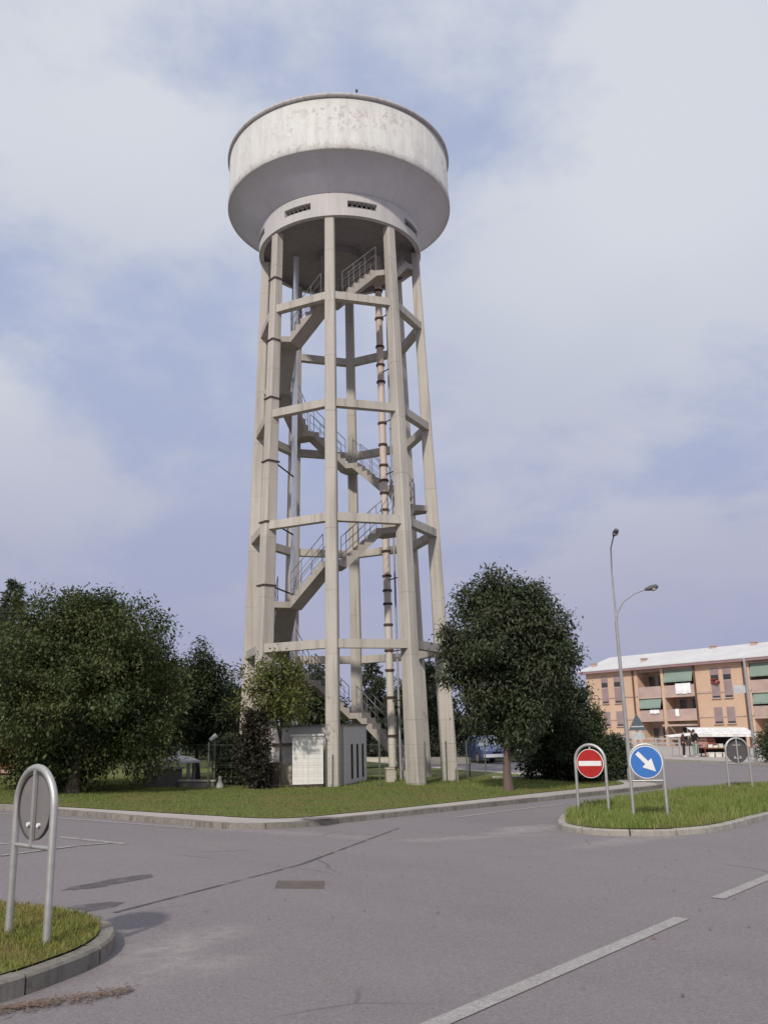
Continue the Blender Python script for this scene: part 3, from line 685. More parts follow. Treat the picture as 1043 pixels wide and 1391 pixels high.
# ------------------------------------------------------------------ the water tower
TX, TY = -1.39, 30.35; PHI = -4.4
TZ = gz(TX)
tower = thing('water_tower', (TX, TY, TZ), 'tall concrete water tower with white drum tank on eight tapering columns', 'water tower')
def P(a, r, z): return Vector((TX+r*math.sin(R_(a)), TY-r*math.cos(R_(a)), z))
def rad(a): return Vector((math.sin(R_(a)), -math.cos(R_(a)), 0))
def tan_(a): return Vector((math.cos(R_(a)), math.sin(R_(a)), 0))
ZD, ZB, ZR, ZT = 18.66, 19.50, 20.44, 22.54
def cr(z): return 3.30-.54*z/18.6             # column centre radius
def cd(z): return .55-.25*(max(0, z)/18.66)**.75              # radial depth
def cw(z): return .385-.06*z/18.44
c3 = (TX, TY, 0)
b = MB(); b.lathe([(3.98, ZR-.04), (4.10, ZR-.04), (4.125, ZR+.0), (4.125, ZR+.24), (4.09, ZR+.28), (4.08, ZT-.16), (3.9, ZT-.16)], c3, 128)
drum = put('tank_drum', b, M['tank'], tower)
b = MB(); b.lathe([(3.9, ZT-.15), (4.13, ZT-.15), (4.13, ZT-.115), (4.16, ZT-.10), (4.16, ZT-.02), (4.12, ZT+.0), (0.01, ZT+.1)], c3, 128)
put('tank_rim', b, M['rim'], tower)
b = MB(); b.lathe([(2.93, ZB), (3.5, ZB+.44), (4.0, ZR-.05), (4.11, ZR-.037)], c3, 128)
for k in range(8):                              # formwork ribs
    a = PHI+45*k; p, q = P(a, 2.99, ZB+.03), P(a, 3.99, ZR-.075); b.bar(p, q, .035, .03)
put('tank_bowl', b, M['bowl'], tower)
# collar wall with a slot window in each bay
b = MB(); WZ0, WZ1 = ZD+.30, ZD+.56; HW = 10.2; ro, ri = 2.97, 2.72
zz = [ZD, WZ0, WZ1, ZB+.01]
for k in range(8):
    a0 = PHI+45*k; segs = [a0+i*(22.5-HW)/4 for i in range(5)]+[a0+22.5-HW+2*HW*i/8 for i in range(1, 9)]+[a0+22.5+HW+(22.5-HW)*i/4 for i in range(1, 5)]
    for i in range(len(segs)-1):
        A, B_ = segs[i], segs[i+1]
        for j in range(3):
            if j == 1 and 4 <= i < 12: continue
            b.add([P(A, ro, zz[j]), P(B_, ro, zz[j]), P(B_, ro, zz[j+1]), P(A, ro, zz[j+1])], [(0, 1, 2, 3)], False)
    b.add([P(a0+22.5-HW, ro, WZ0), P(a0+22.5-HW, ri, WZ0), P(a0+22.5-HW, ri, WZ1), P(a0+22.5-HW, ro, WZ1)], [(0, 1, 2, 3)])
    b.add([P(a0+22.5+HW, ro, WZ0), P(a0+22.5+HW, ri, WZ0), P(a0+22.5+HW, ri, WZ1), P(a0+22.5+HW, ro, WZ1)], [(0, 1, 2, 3)])
    for i in range(8):
        A, B_ = a0+22.5-HW+2*HW*i/8, a0+22.5-HW+2*HW*(i+1)/8
        for z in (WZ0, WZ1): b.add([P(A, ro, z), P(B_, ro, z), P(B_, ri, z), P(A, ri, z)], [(0, 1, 2, 3)])
b.lathe([(ro, ZD), (2.80, ZD)], c3, 128)
collar = put('collar', b, M['collar'], tower)
for k in range(8):
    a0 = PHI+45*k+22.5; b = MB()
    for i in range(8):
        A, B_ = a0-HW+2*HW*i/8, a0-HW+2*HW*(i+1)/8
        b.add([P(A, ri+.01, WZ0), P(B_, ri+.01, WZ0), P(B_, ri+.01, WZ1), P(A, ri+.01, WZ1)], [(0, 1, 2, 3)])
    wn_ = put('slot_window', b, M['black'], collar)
    b = MB()
    for i in range(1, 6): p = P(a0-HW+2*HW*i/6, 2.86, WZ0); b.tube([p, p+Vector((0, 0, WZ1-WZ0))], .018, 6)
    b.bar(P(a0-HW, 2.86, WZ0+.1), P(a0+HW, 2.86, WZ0+.1), .03, .03)
    put('window_grille', b, M['railing'], collar)
b = MB(); b.lathe([(2.82, ZD-.0), (2.82, ZD+.16), (.01, ZD+.16)], c3, 96, False); b.lathe([(.75, ZD+.15), (.75, ZD-.12), (.01, ZD-.12)], c3, 32, False)
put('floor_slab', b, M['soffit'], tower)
b = MB(); b.tube([P(12, 3.9, ZT+.05), P(12, 3.9, ZT+.36)], .018, 6); b.lathe([(.01, ZT+.37), (.045, ZT+.33), (.045, ZT+.27), (.01, ZT+.24)], tuple(P(12, 3.9, 0)), 12)
put('roof_beacon', b, M['lampbody'], tower)
# columns
for k in range(8):
    a = PHI+45*k; b = MB(); zs = [-.25, 4, 8, 12, 16, ZD+.003]
    for i in range(5):
        vs = []
        for z in (zs[i], zs[i+1]):
            c_, d_, w_ = cr(z), cd(z)/2, cw(z)/2; bv = .035
            for (dr, dt) in ((d_, -w_+bv), (d_, w_-bv), (d_-bv, w_), (-d_+bv, w_), (-d_, w_-bv), (-d_, -w_+bv), (-d_+bv, -w_), (d_-bv, -w_)):
                vs.append(P(a, c_, z+(TZ if i == 0 and z < 0 else 0))+rad(a)*dr+tan_(a)*dt)
        fs = [(j, (j+1) % 8, 8+(j+1) % 8, 8+j) for j in range(8)]
        b.add(vs, fs)
        if i == 0: b.add(vs[:8], [tuple(range(7, -1, -1))])
    cobj = put('column', b, M['concrete'], tower)
    if k == 7:
        for z in (2.1, 6.2, 8.25, 10.3, 12.5, 14.6, 16.9):
            b2 = MB(); w_, d_ = cw(z)+.05, cd(z)+.06
            for s in (-1, 1):
                b2.bar(P(a, cr(z), z)+rad(a)*(d_/2*s)-tan_(a)*w_/2, P(a, cr(z), z)+rad(a)*(d_/2*s)+tan_(a)*w_/2, .02, .04)
                b2.bar(P(a, cr(z), z)+tan_(a)*(w_/2*s)-rad(a)*d_/2, P(a, cr(z), z)+tan_(a)*(w_/2*s)+rad(a)*d_/2, .02, .04)
            put('strap', b2, M['rust'], cobj)
# ring beams
for z in (4.22, 8.13, 11.93, 15.74):
    for k in range(8):
        a, a2 = PHI+45*k, PHI+45*(k+1); rb = cr(z)+cd(z)/2-.15
        p, q = P(a, rb, z), P(a2, rb, z); d = (q-p).normalized(); p += d*.12; q -= d*.12
        b = MB(); b.bar(p, q, .24, .265); put('ring_beam', b, M['concrete'], tower)
# helical stair, one flight per bay
SR, SW, RISE = 2.28, .66, 1.132
node = lambda i: P(PHI+90+45*i, SR, 0)       # i=0 at the right hand column
for i in range(0, 17):
    a, a2 = PHI+90+45*i, PHI+135+45*i; z0, z1 = (i+0)*RISE+TZ, (i+1)*RISE+TZ
    A, B_ = P(a, SR, 0), P(a2, SR, 0); d = (B_-A).normalized(); nrm = Vector((d.y, -d.x, 0))   # outwards
    if i == 16: break
    s0, s1 = A+d*.27, B_-d*.27; ln = (s1-s0).length; ns = 6; tr = ln/ns; rs = RISE/ns; vs = []
    prof = []
    for j in range(ns):
        prof += [(j*tr, z0+(j+1)*rs-rs*0), ((j+1)*tr, z0+(j+1)*rs)]
    prof = [(0, z0)]+[p_ for p_ in prof]
    bot = [(ln, z1-.20), (0, z0-.20)]
    poly = prof+bot; n_ = len(poly)
    b = MB()
    L_ = [s0+d*x-nrm*SW/2+Vector((0, 0, z)) for x, z in poly]; R2 = [s0+d*x+nrm*SW/2+Vector((0, 0, z)) for x, z in poly]
    b.add(L_+R2, [tuple(range(n_)), tuple(range(2*n_-1, n_-1, -1))]+[(j, j+n_, (j+1) % n_+n_, (j+1) % n_) for j in range(n_)])
    fl = put('stair_flight', b, M['stair'], tower)
    b = MB()
    for side in (-1, 1):
        off = nrm*(SW/2-.03)*side
        for hgt, r_ in ((.92, .0125), (.62, .008), (.34, .008)):
            b.tube([s0+off+Vector((0, 0, z0+hgt)), s1+off+Vector((0, 0, z1+hgt))], r_, 6)
        for j in range(4):
            q = s0.lerp(s1, j/3)+off; zz_ = z0+(z1-z0)*j/3; b.tube([q+Vector((0, 0, zz_-.05)), q+Vector((0, 0, zz_+.92))], .011, 6)
    put('railing', b, M['railing'], fl)
    # landing wedge at the upper node
    if i < 16:
        c_ = P(a2, SR, z1); d2 = (P(a2+45, SR, 0)-P(a2, SR, 0)).normalized(); n2_ = Vector((d2.y, -d2.x, 0))
        e0, e1 = B_-d*.275, B_+d2*.275
        pts = [e0-nrm*SW/2, e0+nrm*SW/2, P(a2, cr(z1)-cd(z1)/2+.05, 0)-tan_(a2)*.2, P(a2, cr(z1)-cd(z1)/2+.05, 0)+tan_(a2)*.2, e1+n2_*SW/2, e1-n2_*SW/2]
        b = MB(); b.add([p_+Vector((0, 0, z1-.19)) for p_ in pts]+[p_+Vector((0, 0, z1+.004)) for p_ in pts], [(5, 4, 3, 2, 1, 0), (6, 7, 8, 9, 10, 11)]+[(j, (j+1) % 6, 6+(j+1) % 6, 6+j) for j in range(6)])
        put('stair_landing', b, M['stair'], tower)
# pipes
def pipe(x, y, r, mat, name, flz, fr, z0, z1, x2=None):
    b = MB(); b.tube([(x, y, z0), (x2 if x2 is not None else x, y, z1)], r, 16); pp = put(name, b, mat, tower)
    for z in flz:
        t_ = (z-z0)/(z1-z0); b = MB(); xx = x+((x2 if x2 is not None else x)-x)*t_
        b.lathe([(r-.005, -.035), (fr, -.035), (fr, .035), (r-.005, .035)], (xx, y, z), 18, False); put('pipe_flange', b, M['rust'], pp)
    return pp
pp = pipe(-3.18, 30.2, .098, M['chrome'], 'steel_pipe', [], 0, TZ-.1, 18.7, -3.0)
for z in (2.1, 6.2, 8.25, 10.3, 14.6):
    b = MB(); b.tube([P(PHI-45, cr(z)-.2, z), (-3.18+.18*z/18.5, 30.2, z-.02)], .026, 6); put('pipe_bracket', b, M['rust'], pp)
pp = pipe(.08, 30.3, .122, M['rustpipe'], 'rusty_pipe', [.5, 1.5, 2.72, 3.6, 4.25, 5.1, 5.8, 6.25, 6.75, 7.6, 8.3, 9.05, 9.65, 10.1, 10.65, 11.4, 12.2, 12.9, 13.75, 14.4, 15.1, 16.2, 17.3], .158, TZ-.1, 18.7, -.02)
b = MB(); b.tube([(.34, 30.35, TZ-.1), (.27, 30.35, 18.7)], .035, 8); pp2 = put('thin_pipe', b, M['galvdull'], tower)
for z in (2.6, 4.2, 6.6, 8.4, 10.3, 12.2, 14.1, 16.2):
    b = MB(); b.tube([(.08-.1*z/18.5, 30.3, z), (.5, 29.7, z+.02), tuple(P(PHI+45, cr(z)-.2, z+.05))], .020, 6); put('pipe_bracket', b, M['rust'], pp2)

# ------------------------------------------------------------------ cabins and small things at the tower foot
def boxprism(b, poly, z0, z1):
    n = len(poly); b.add([(x, y, z0) for x, y in poly]+[(x, y, z1) for x, y in poly], [tuple(range(n-1, -1, -1)), tuple(range(n, 2*n))]+[(i, (i+1) % n, n+(i+1) % n, n+i) for i in range(n)])
C0 = Vector((-1.42, 27.55)); fd = Vector((-.97, .243)); sdv = Vector((.243, .97))
q = lambda u, v: tuple(C0+fd*u+sdv*v)
zg = gz(-1.5)+.1
cab = thing('utility_cabin', (C0.x, C0.y, zg), 'larger white rendered cabin under the tower with slotted grey side', 'cabin')
b = MB(); boxprism(b, [q(0, 0), q(0, 2.75), q(2.2, 2.75), q(2.2, 0)], zg-.2, 1.84); put('wall', b, M['cabside'], cab)
b = MB(); boxprism(b, [q(-.04, -.04), q(-.04, 2.8), q(2.25, 2.8), q(2.25, -.04)], 1.84, 1.89); put('roof', b, M['kerbold'], cab)
for v in (1.05, 1.65, 2.25):
    b = MB(); c_ = C0+sdv*v-fd*.012; b.box((c_.x, c_.y, .78), (.03, .11, 1.02), math.atan2(sdv.y, sdv.x)-math.pi/2); put('vent_slot', b, M['black'], cab)
b = MB(); c_ = C0+sdv*.06-fd*.012; b.box((c_.x, c_.y, .95), (.05, .06, 1.75), math.atan2(sdv.y, sdv.x)-math.pi/2); put('downpipe', b, M['galvdull'], cab)
b = MB(); c_ = C0+fd*1.75-sdv*.02; b.bar((c_.x-.5*fd.x, c_.y-.5*fd.y, 1.33), (c_.x+.42*fd.x, c_.y+.42*fd.y, 1.33), .05, .07); put('wall_bar', b, M['rust'], cab)
cb = thing('switch_cabinet', (-2.31, 26.75, gz(-2.3)+.1), 'plain white box cabinet in front of the front column', 'cabinet')
zc_ = gz(-2.3)+.12
b = MB(); boxprism(b, [(-2.76, 26.55), (-1.895, 26.63), (-1.93, 27.02), (-2.79, 26.94)], zc_+.07, 1.56); put('body', b, M['white_paint'], cb)
b = MB(); boxprism(b, [(-2.80, 26.51), (-1.86, 26.59), (-1.90, 27.06), (-2.83, 26.98)], 1.562, 1.615); put('lid', b, M['white_paint'], cb)
b = MB(); boxprism(b, [(-2.73, 26.58), (-1.92, 26.66), (-1.95, 27.0), (-2.76, 26.92)], zc_-.15, zc_+.068); put('plinth', b, M['rust'], cb)
b = MB(); b.box((-2.33, 26.583, .85), (.006, .008, 1.3), R_(5)); put('door_gap', b, M['cabside'], cb)
b = MB(); b.prism([(-4.05, 27.3), (-2.8, 27.25), (-2.8, 27.42), (-4.05, 27.47)], -.1, .72)
tag(put('low_wall', b, M['beige_wall']), 'low beige wall between the brownish shrub and the white box cabinet', 'wall')
bz = gz(-3.2)+.12
br = thing('barrel', (-3.28, 26.6, bz), 'small dark brown barrel beside the slim trunk of the young tree', 'barrel')
b = MB(); b.lathe([(.12, -.05), (.125, .05), (.14, .3), (.125, .58), (.115, .60)], (-3.28, 26.6, bz), 20); put('body', b, M['barrel'], br)
b = MB(); b.lathe([(.14, .595), (.145, .64), (.10, .67), (.01, .675)], (-3.28, 26.6, bz), 20); put('lid', b, M['rust'], br)
b = MB(); b.box((-.02, 29.5, gz(0)+.28), (.24, .24, .42), .2); b.box((-.02, 29.5, gz(0)+.51), (.28, .28, .05), .2)
tag(put('concrete_block', b, M['beige_wall']), 'small concrete block at the foot of the rusty pipe', 'block')
# left block walls and objects behind
b = MB(); b.prism([(-7.05, 26.9), (-5.98, 26.85), (-5.98, 27.05), (-7.05, 27.1)], -.1, .60)
lw = tag(put('low_wall', b, M['blockwall']), 'taller stretch of grey block wall with pale slab on top', 'wall')
b = MB(); b.prism([(-7.1, 26.83), (-5.93, 26.78), (-5.93, 27.12), (-7.1, 27.17)], .602, .66); put('coping', b, M['stone_pale'], lw)
b = MB(); b.prism([(-5.97, 26.62), (-4.95, 26.5), (-4.95, 26.68), (-5.97, 26.8)], -.1, .27)
lw = tag(put('low_wall', b, M['blockwall']), 'knee high grey block wall beside the pale stone marker', 'wall')
b = MB(); b.prism([(-5.99, 26.58), (-4.92, 26.46), (-4.92, 26.72), (-5.99, 26.84)], .272, .315); put('coping', b, M['kerb'], lw)
dz = gz(-6.3)+.12
dm = thing('well_cover', (-6.35, 28.2, dz), 'white shallow domed cover with finial behind the grey block wall', 'cover')
b = MB(); b.lathe([(.62, .60), (.64, .66), (.45, .74), (.18, .80), (.04, .83), (.03, .95), (.01, .97)], (-6.35, 28.2, dz), 28); put('dome', b, M['cloth'], dm)
for s, u in ((-1, -1), (1, -1), (-1, 1), (1, 1)):
    b = MB(); b.tube([(-6.35+s*.38, 28.2+u*.38, dz-.1), (-6.35+s*.38, 28.2+u*.38, dz+.62)], .05, 8); put('post', b, M['galvdull'], dm)
b = MB(); b.lathe([(.12, -.05), (.11, .08), (.055, .18), (.045, .25), (.055, .29), (.01, .33)], (-4.78, 26.45, gz(-4.8)+.1), 16)
tag(put('stone_marker', b, M['stone_pale']), 'pale tapered stone marker at the end of the knee high wall', 'marker')
pz = gz(-5.05)+.1
pl = thing('post_light', (-5.05, 27.0, pz), 'thin post with a small white lamp head near the brownish shrub', 'lamp')
b = MB(); b.tube([(-5.05, 27, pz-.2), (-5.05, 27, pz+1.28)], .04, 8); put('post', b, M['postgreen'], pl)
b = MB(); b.tube([(-5.19, 26.97, pz+1.30), (-5.0, 27.0, pz+1.44)], [.05, .075], 10); put('lamp_head', b, M['cloth'], pl)
# timber shed at far left
sz = gz(-15)+.1
sh = thing('timber_shed', (-15.6, 35.5, sz), 'red brown boarded timber shed at the left edge under the trees', 'shed')
b = MB()
for i in range(9): b.box((-15.6, 35, sz+.12+i*.19), (3.2, .05+.02*(i % 2), .175))
b.box((-15.6, 36, sz+.85), (3.15, 1.9, 1.7)); put('wall', b, M['timber'], sh)
b = MB(); b.bar((-15.6-1.75, 34.7, sz+1.75), (-15.6+1.75, 34.7, sz+1.75), .16, .1); b.hexa([(-17.4, 34.6, sz+1.8), (-13.8, 34.6, sz+1.8), (-13.8, 37.2, sz+2.2), (-17.4, 37.2, sz+2.2), (-17.4, 34.6, sz+1.88), (-13.8, 34.6, sz+1.88), (-13.8, 37.2, sz+2.28), (-17.4, 37.2, sz+2.28)]); put('roof', b, M['tri_back'], sh)
b = MB(); b.bar((-17.5, 34.6, sz+.12), (-13.6, 34.6, sz+.12), .12, .12); put('ground_beam', b, M['palebeam'], sh)
pb = gz(-12.6)+.1
pp = thing('bollard', (-10.4, 27.6, gz(-10.4)+.1), 'pale round capped bollard behind the oblique roundel sign frame', 'bollard')
b = MB(); b.tube([(-10.4, 27.6, gz(-10.4)), (-10.4, 27.6, gz(-10.4)+.62)], .06, 10); put('post', b, M['stone_pale'], pp)
b = MB(); b.lathe([(.01, .60), (.10, .62), (.115, .69), (.08, .76), (.01, .79)], (-10.4, 27.6, gz(-10.4)), 14); put('cap', b, M['stone_pale'], pp)
# wire fence round the tower foot
fence = thing('wire_fence', (-1.72, 26.4, gz(-1.72)+.1), 'thin wire mesh fence on slim posts round the tower foot', 'fence')
fp = [(-7.3, 27.25), (-6.9, 26.75), (-5.1, 26.4), (-3.4, 26.15), (-1.78, 26.35), (-.3, 26.75), (1.02, 27.25), (1.72, 28.75), (3.2, 31.6), (2.4, 34.8), (-1.4, 35.2), (-6.5, 34.6), (-8.2, 30.5), (-7.3, 27.25)]
wires = MB()
for i in range(len(fp)-1):
    p, q2 = Vector(fp[i]), Vector(fp[i+1]); n_ = max(1, round((q2-p).length/1.9))
    if i < len(fp)-1:
        for j in range(n_):
            r = p.lerp(q2, j/n_); b = MB(); zb_ = gz(r.x)+.1; b.tube([(r.x, r.y, zb_-.2), (r.x, r.y, zb_+1.22)], .024, 8); b.lathe([(.027, 1.22), (.027, 1.245), (.001, 1.25)], (r.x, r.y, zb_), 8)
            put('fence_post', b, M['postgreen'], fence)
    for h_ in (.08, .62, 1.17): wires.tube([(p.x, p.y, gz(p.x)+.1+h_), (q2.x, q2.y, gz(q2.x)+.1+h_)], .003, 4, False)
    ln = (q2-p).length; m_ = int(ln/.16)
    for j in range(m_):
        r = p.lerp(q2, j/m_); wires.tube([(r.x, r.y, gz(r.x)+.18), (r.x, r.y, gz(r.x)+1.27)], .0011, 3, False)
    for h_ in np.arange(.2, 1.15, .12): wires.tube([(p.x, p.y, gz(p.x)+.1+h_), (q2.x, q2.y, gz(q2.x)+.1+h_)], .0011, 3, False)
put('wire_mesh', wires, M['wire'], fence)
b = MB(); b.prism([(-3.5, 49.2), (4.2, 49.2), (4.2, 49.5), (-3.5, 49.5)], -.2, .34)
tag(put('low_wall', b, M['beige_wall']), 'long low pale wall in the background beyond the tower legs', 'wall')

# ------------------------------------------------------------------ hoop framed signs
def hoop(b, w_, h_, r=.028, c=(0, 0)):
    R2 = w_/2; pts = [(-R2, 0, -.25), (-R2, 0, h_-R2)]+[(-R2*math.cos(t_), 0, h_-R2+R2*math.sin(t_)) for t_ in [math.pi*i/16 for i in range(1, 16)]]+[(R2, 0, h_-R2), (R2, 0, -.25)]
    b.tube(pts, r, 12)
def disc_mesh(r, y0, y1, n=48):
    b = MB(); vs = [(r*math.cos(2*math.pi*i/n), y0, r*math.sin(2*math.pi*i/n)) for i in range(n)]+[(r*math.cos(2*math.pi*i/n), y1, r*math.sin(2*math.pi*i/n)) for i in range(n)]
    b.add(vs, [tuple(range(n)), tuple(range(2*n-1, n-1, -1))]); b.add(vs, [(i, n+i, n+(i+1) % n, (i+1) % n) for i in range(n)], True); return b
def flat(poly, y):                                # polygon in the sign plane, thin
    b = MB(); n = len(poly); b.add([(x, y, z) for x, z in poly]+[(x, y+.003, z) for x, z in poly], [tuple(range(n)), tuple(range(2*n-1, n-1, -1))]+[(i, n+i, n+(i+1) % n, (i+1) % n) for i in range(n)]); return b
def hoop_sign(loc, rz, w_, h_, cz, r, label, face, group='round signs in hoop frames', barz=None):
    root = thing('road_sign', loc, label, 'road sign', group); root.rotation_euler = (0, 0, rz); ORG[root.name] = Vector((0, 0, 0))
    b = MB(); hoop(b, w_, h_); put('frame', b, M['galv'], root)
    up = lambda bb: [setattr(bb, 'v', [(x, y, z+cz) for x, y, z in bb.v]), bb][1]
    if barz is not None: b = MB(); b.tube([(-w_/2, 0, barz), (w_/2, 0, barz)], .016, 8); put('crossbar', b, M['galv'], root)
    if face == 'no_entry':
        put('disc', up(disc_mesh(r, -.016, 0)), M['sign_white'], root)
        put('red_face', up(disc_mesh(r*.955, -.020, -.0165)), M['sign_red'], root)
        put('white_bar', up(flat([(-r*.84, -r*.17), (r*.84, -r*.17), (r*.84, r*.17), (-r*.84, r*.17)], -.0245)), M['sign_white'], root)
        b = MB(); b.bar((0, .02, cz-r), (0, .02, h_-.01), .03, .02); put('stay', b, M['galv'], root)
    elif face == 'arrow':
        put('disc', up(disc_mesh(r, -.036, -.02)), M['sign_white'], root)
        put('blue_face', up(disc_mesh(r*.95, -.040, -.0365)), M['sign_blue'], root)
        A = [(-.78, -.13), (.05, -.13), (.05, -.40), (.80, 0), (.05, .40), (.05, .13), (-.78, .13)]; t_ = R_(-47)
        pts = [(r*(x*math.cos(t_)-z*math.sin(t_)), r*(x*math.sin(t_)+z*math.cos(t_))) for x, z in A]
        put('white_arrow', up(flat(pts, -.0445)), M['sign_white'], root)
        b = MB(); b.bar((0, .0, cz-r), (0, .0, h_-.01), .03, .02); put('stay', b, M['galv'], root)
    else:                                          # seen from behind
        dk = M['sign_back'] if face == 'back' else M['sign_back_dark']
        put('disc', up(disc_mesh(r, .004, .016)), dk, root)
        b = MB(); n = 40
        for i in range(n):                         # folded edge of the plate
            t0, t1 = 2*math.pi*i/n, 2*math.pi*(i+1)/n
            for (ra, rb_) in ((r-.004, r+.004),):
                vs = [(ra*math.cos(t0), -.012, ra*math.sin(t0)+cz), (ra*math.cos(t1), -.012, ra*math.sin(t1)+cz), (rb_*math.cos(t1), -.012, rb_*math.sin(t1)+cz), (rb_*math.cos(t0), -.012, rb_*math.sin(t0)+cz)]
                vs += [(x, .014, z) for x, y, z in vs]
                b.hexa([vs[0], vs[1], vs[2], vs[3], vs[4], vs[5], vs[6], vs[7]])
        put('disc_edge', b, M['sign_back_dark'], root)
        b = MB(); b.bar((0, -.012, (barz or cz-r)), (0, -.012, h_-.01), .034, .022); put('stay', b, M['galv'], root)
        for dx, dz_ in ((-.075, -.135), (.075, -.135)):
            b = MB(); b.tube([(dx, .003, cz+dz_), (dx, -.016, cz+dz_)], .016, 8); put('bolt', b, M['cloth'], root)
        if face == 'back_dark':
            for zz_ in (-.17, .17): b = MB(); b.bar((-.11, -.006, cz+zz_), (.11, -.006, cz+zz_), .014, .03); put('clamp', b, M['galv'], root)
    return root
def aim(dx, dy): return math.atan2(dy, dx)
hoop_sign((-2.69, 7.17, gz(-2.69)+.14), aim(.42, -.37), .56, 1.205, .925, .243, 'grey back of a round sign in a hoop frame on the nearest grass island', 'back', barz=.635)
hoop_sign((3.87, 18.22, gz(3.87)+.13), aim(.50, -.32), .60, 1.235, .885, .272, 'red round no entry sign with white bar in a hoop frame', 'no_entry')
hoop_sign((4.55, 16.75, gz(4.55)+.13), aim(.60, -.12), .575, 1.26, .955, .281, 'blue round sign with white arrow pointing down right in a hoop frame', 'arrow', barz=.635)
hoop_sign((9.25, 25.05, gz(9.25)+.13), aim(.64, .04), .62, 1.31, .96, .285, 'dark back of a round sign in a hoop frame before the market stall', 'back_dark', barz=.655)

# ------------------------------------------------------------------ lamps and poles
lz = gz(7.6)+.12
lp = thing('street_lamp', (7.6, 29.9, lz), 'tall grey street lamp post with two arms, beside the blue arrow sign', 'street lamp')
bx, by = 7.6, 29.9
b = MB(); b.tube([(bx, by, lz-.2), (bx, by, lz+.6), (bx-.03, by, 3.0), (bx-.05, by, 5.0)], [.075, .075, .06, .05], 12); b.tube([(bx-.05, by, 5.0), (bx-.04, by, 5.05), (bx-.06, by-.02, 6.6), (bx-.07, by-.2, 7.4), (bx-.07, by-.7, 7.72)], [.04, .034, .030, .026, .024], 10); put('pole', b, M['galvdull'], lp)
b = MB(); b.lathe([(.10, 0), (.11, .05), (.10, .35), (.09, .37)], (bx, by, lz), 14); put('base_sleeve', b, M['galvdull'], lp)
b = MB(); b.tube([(bx-.05, by, 4.9), (bx+.0, by-.02, 5.25), (bx+.22, by-.05, 5.62), (bx+.6, by-.08, 5.88), (bx+.95, by-.1, 6.0)], [.036, .034, .03, .027, .025], 10); put('arm', b, M['galvdull'], lp)
def lamp_head(c, d, nm):
    d = Vector(d).normalized(); b = MB(); c = Vector(c)
    b.tube([c, c+d*.08, c+d*.22, c+d*.40, c+d*.46], [.035, .06, .09, .085, .03], 12); o_ = put('lamp_head', b, M['lampbody'], lp)
    b = MB(); e = c+d*.30+Vector((0, 0, -.055)); b.lathe([(.01, -.07), (.06, -.055), (.085, 0), (.08, .03)], tuple(e), 14); put('lamp_cover', b, M['lampglass'], o_)
lamp_head((bx+.95, by-.1, 6.0), (1, -.1, .22), 'a'); lamp_head((bx-.07, by-.7, 7.72), (0, -1, .22), 'b')
tp = thing('warning_sign', (11.95, 45, gz(12)+.05), 'dark back of a triangular warning sign over a pale plate, behind the lamp', 'road sign')
tz = gz(12)+.05
b = MB(); b.tube([(11.95, 45.05, tz-.2), (11.95, 45.05, 2.2)], .035, 8); put('post', b, M['galvdull'], tp)
b = MB(); b.add([(11.52, 45, 1.42), (12.40, 45, 1.42), (11.96, 45, 2.22), (11.52, 45.02, 1.42), (12.40, 45.02, 1.42), (11.96, 45.02, 2.22)], [(0, 1, 2), (5, 4, 3), (0, 3, 4, 1), (1, 4, 5, 2), (2, 5, 3, 0)]); put('triangle', b, M['tri_back'], tp)
b = MB(); b.box((11.95, 44.985, 1.60), (.62, .02, .06)); put('stay', b, M['plate'], tp)
b = MB(); b.box((11.95, 45.0, 1.16), (.62, .02, .34)); put('plate', b, M['plate'], tp)
pz = gz(18.72)
gp = thing('sign_pole', (18.72, 48.2, pz), 'slim grey pole with a pale name plate, right of the market stall', 'pole')
b = MB(); b.tube([(18.72, 48.2, pz-.2), (18.70, 48.2, 4.9)], [.085, .07], 10); b.lathe([(.075, 4.9), (.04, 4.95), (.001, 4.96)], (18.70, 48.2, 0), 10); put('pole', b, M['galvdull'], gp)
b = MB(); b.box((18.27, 48.15, 3.37), (.62, .03, .40)); put('plate', b, M['plate'], gp)

# ------------------------------------------------------------------ apartment block
A0 = Vector((39.4, 95.0)); dv = Vector((-.60876, .79335)); nv = Vector((-.79335, -.60876))   # along the front, and outwards
ap = thing('apartment_block', (A0.x, A0.y, -1), 'long three storey peach brick apartment block with white roof', 'apartment block')
def FP(u, d, z): p = A0+dv*u+nv*d; return (p.x, p.y, z)
def fbox(b, u0, u1, d0, d1, z0, z1):
    b.hexa([FP(u0, d0, z0), FP(u0, d1, z0), FP(u1, d1, z0), FP(u1, d0, z0), FP(u0, d0, z1), FP(u0, d1, z1), FP(u1, d1, z1), FP(u1, d0, z1)])
def apart(nm, mat, par, *boxes):
    b = MB()
    for bx_ in boxes: fbox(b, *bx_)
    return put(nm, b, mat, par)
ZG = -1.6
wall = apart('wall', M['brick'], ap, (2.3, 9.0, -11, 0, ZG, 8.05), (16.7, 24.4, -11, 0, ZG, 8.05), (-30, -9, -11, 0, ZG, 8.05))
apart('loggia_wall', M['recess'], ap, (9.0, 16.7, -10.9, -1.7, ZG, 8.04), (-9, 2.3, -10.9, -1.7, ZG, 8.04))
apart('pillar', M['brick'], ap, (13.05, 13.45, -1.69, .02, ZG, 8.03)); apart('pillar', M['brick'], ap, (-3.6, -3.2, -1.69, .02, ZG, 8.03))
b = MB()
ov = .75; e0, e1 = FP(-31, ov, 8.42), FP(25.0, ov, 8.42); r0, r1 = FP(-31, -5.6, 10.35), FP(25.0, -5.6, 10.35); k0, k1_ = FP(-31, -11.7, 8.42), FP(25.0, -11.7, 8.42)
dn = lambda p: (p[0], p[1], p[2]-.1)
